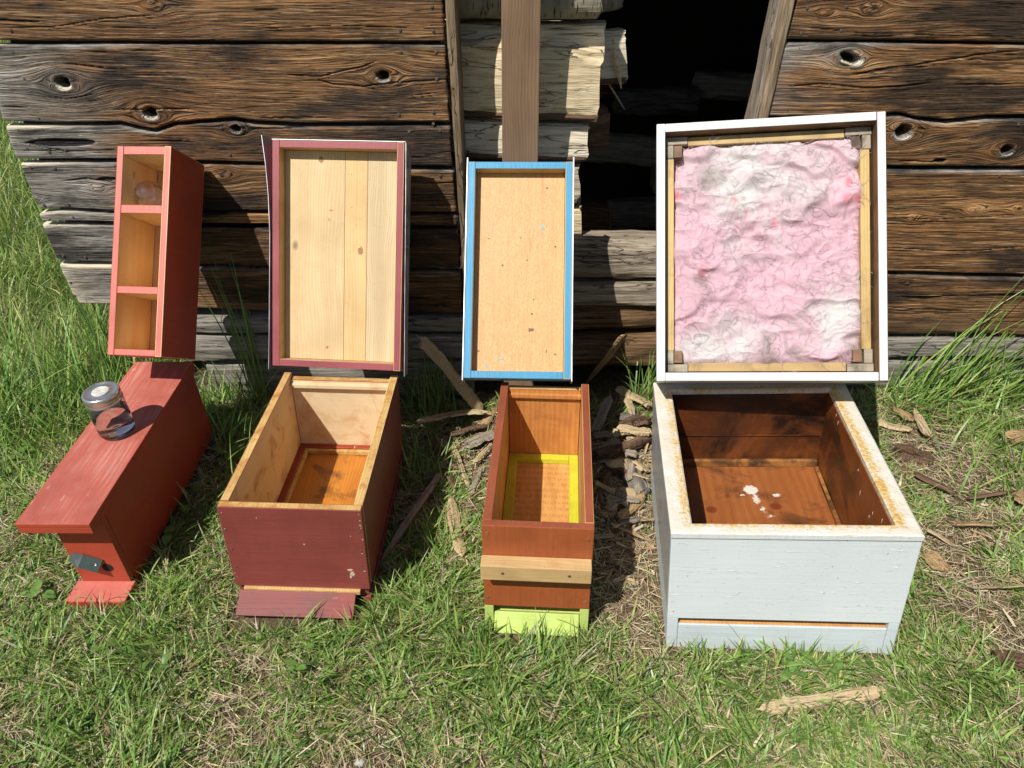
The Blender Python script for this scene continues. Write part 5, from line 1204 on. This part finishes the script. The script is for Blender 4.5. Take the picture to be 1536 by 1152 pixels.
# broad leaved weeds
def weeds():
    V = []; F = []; Cc = []
    for (u, v, k, s) in ((175, 985, 3, .035), (245, 1010, 3, .02), (60, 905, 4, .028), (100, 540, 5, .03), (330, 560, 5, .03), (360, 600, 5, .028), (260, 780, 5, .032), (280, 800, 4, .03), (30, 690, 5, .028), (355, 700, 4, .03), (1240, 1005, 3, .02), (90, 610, 5, .03), (130, 900, 4, .026), (1190, 1010, 4, .024), (450, 1000, 3, .022)):
        c = gp(u, v)
        for i in range(k * 2):
            a = rng.uniform(0, 6.28); L = s * rng.uniform(.7, 1.5); el = rng.uniform(.1, .7); x0 = c.x + rng.normal(0, .02); y0 = c.y + rng.normal(0, .02)
            if not outside(np.array([x0]), np.array([y0]), .02)[0]: continue
            z0 = float(hgt(x0, y0)) + rng.uniform(.012, .035); b = len(V); n_ = 6
            for q in range(n_ + 1):
                t = q / n_; w = L * .30 * math.sin(math.pi * min(1, t * .92 + .06)) ** .8; h = math.sin(el) * L * t - .25 * L * t * t
                px = x0 + math.cos(a) * L * t * math.cos(el); py = y0 + math.sin(a) * L * t * math.cos(el)
                V += [(px - math.sin(a) * w, py + math.cos(a) * w, z0 + h + .15 * w), (px, py, z0 + h), (px + math.sin(a) * w, py - math.cos(a) * w, z0 + h + .15 * w)]
                col_ = (.17 * rng.uniform(.8, 1.2), .30, .07, 1); Cc += [col_] * 3
            for q in range(n_):
                p = b + q * 3; F += [(p, p + 1, p + 4, p + 3), (p + 1, p + 2, p + 5, p + 4)]
    o = npmesh('broad_leaves', V, F, GM, {'tint': Cc}); o['kind'] = 'stuff'; o['label'] = 'small broad leaved weeds growing through the lawn'; o['category'] = 'weeds'
weeds()
# fine wood litter
def litter():
    V = []; F = []
    n = 900
    for i in range(n):
        if i < 620: c = gp(rng.normal(930, 42), rng.uniform(570, 880))
        elif i < 800: c = gp(rng.normal(670, 40), rng.uniform(590, 850))
        else: c = gp(rng.uniform(1330, 1536), rng.uniform(620, 1000))
        if not outside(np.array([c.x]), np.array([c.y]), .01)[0]: continue
        L = rng.uniform(.008, .05); w = rng.uniform(.0015, .008); a = rng.uniform(0, 6.28); z = float(hgt(c.x, c.y)) + rng.uniform(.004, .02); th = rng.uniform(.001, .003)
        d = np.array([math.cos(a), math.sin(a), rng.uniform(-.3, .3)]); s = np.array([-math.sin(a), math.cos(a), rng.uniform(-.3, .3)]); p = np.array([c.x, c.y, z]); b = len(V)
        for q, (du, dv) in enumerate(((-1, -.6), (-.2, -1), (1, -.3), (.8, .6), (-.9, .8))):
            V.append(p + d * du * L / 2 + s * dv * w / 2)
        for q in range(5): V.append(V[b + q] - np.array([0, 0, th]))
        F += [(b, b + 1, b + 2, b + 3, b + 4), (b + 9, b + 8, b + 7, b + 6, b + 5)] + [(b + q, b + 5 + q, b + 5 + (q + 1) % 5, b + (q + 1) % 5) for q in range(5)]
    n = NT('wood_litter_mix'); c = n.n('NewGeometry').outputs['Position']; r = n.n('NewGeometry').outputs['Random Per Island']
    cc = n.ramp(r, [(0, (.50, .38, .22)), (.3, (.36, .24, .12)), (.55, (.16, .10, .06)), (.75, (.30, .27, .23)), (1, (.60, .50, .34))])
    o = mesh('wood_litter', V, F, n.fin(cc, .85)); o['kind'] = 'stuff'; o['label'] = 'fine wood chips and splinters scattered between the boxes'; o['category'] = 'wood litter'
litter()
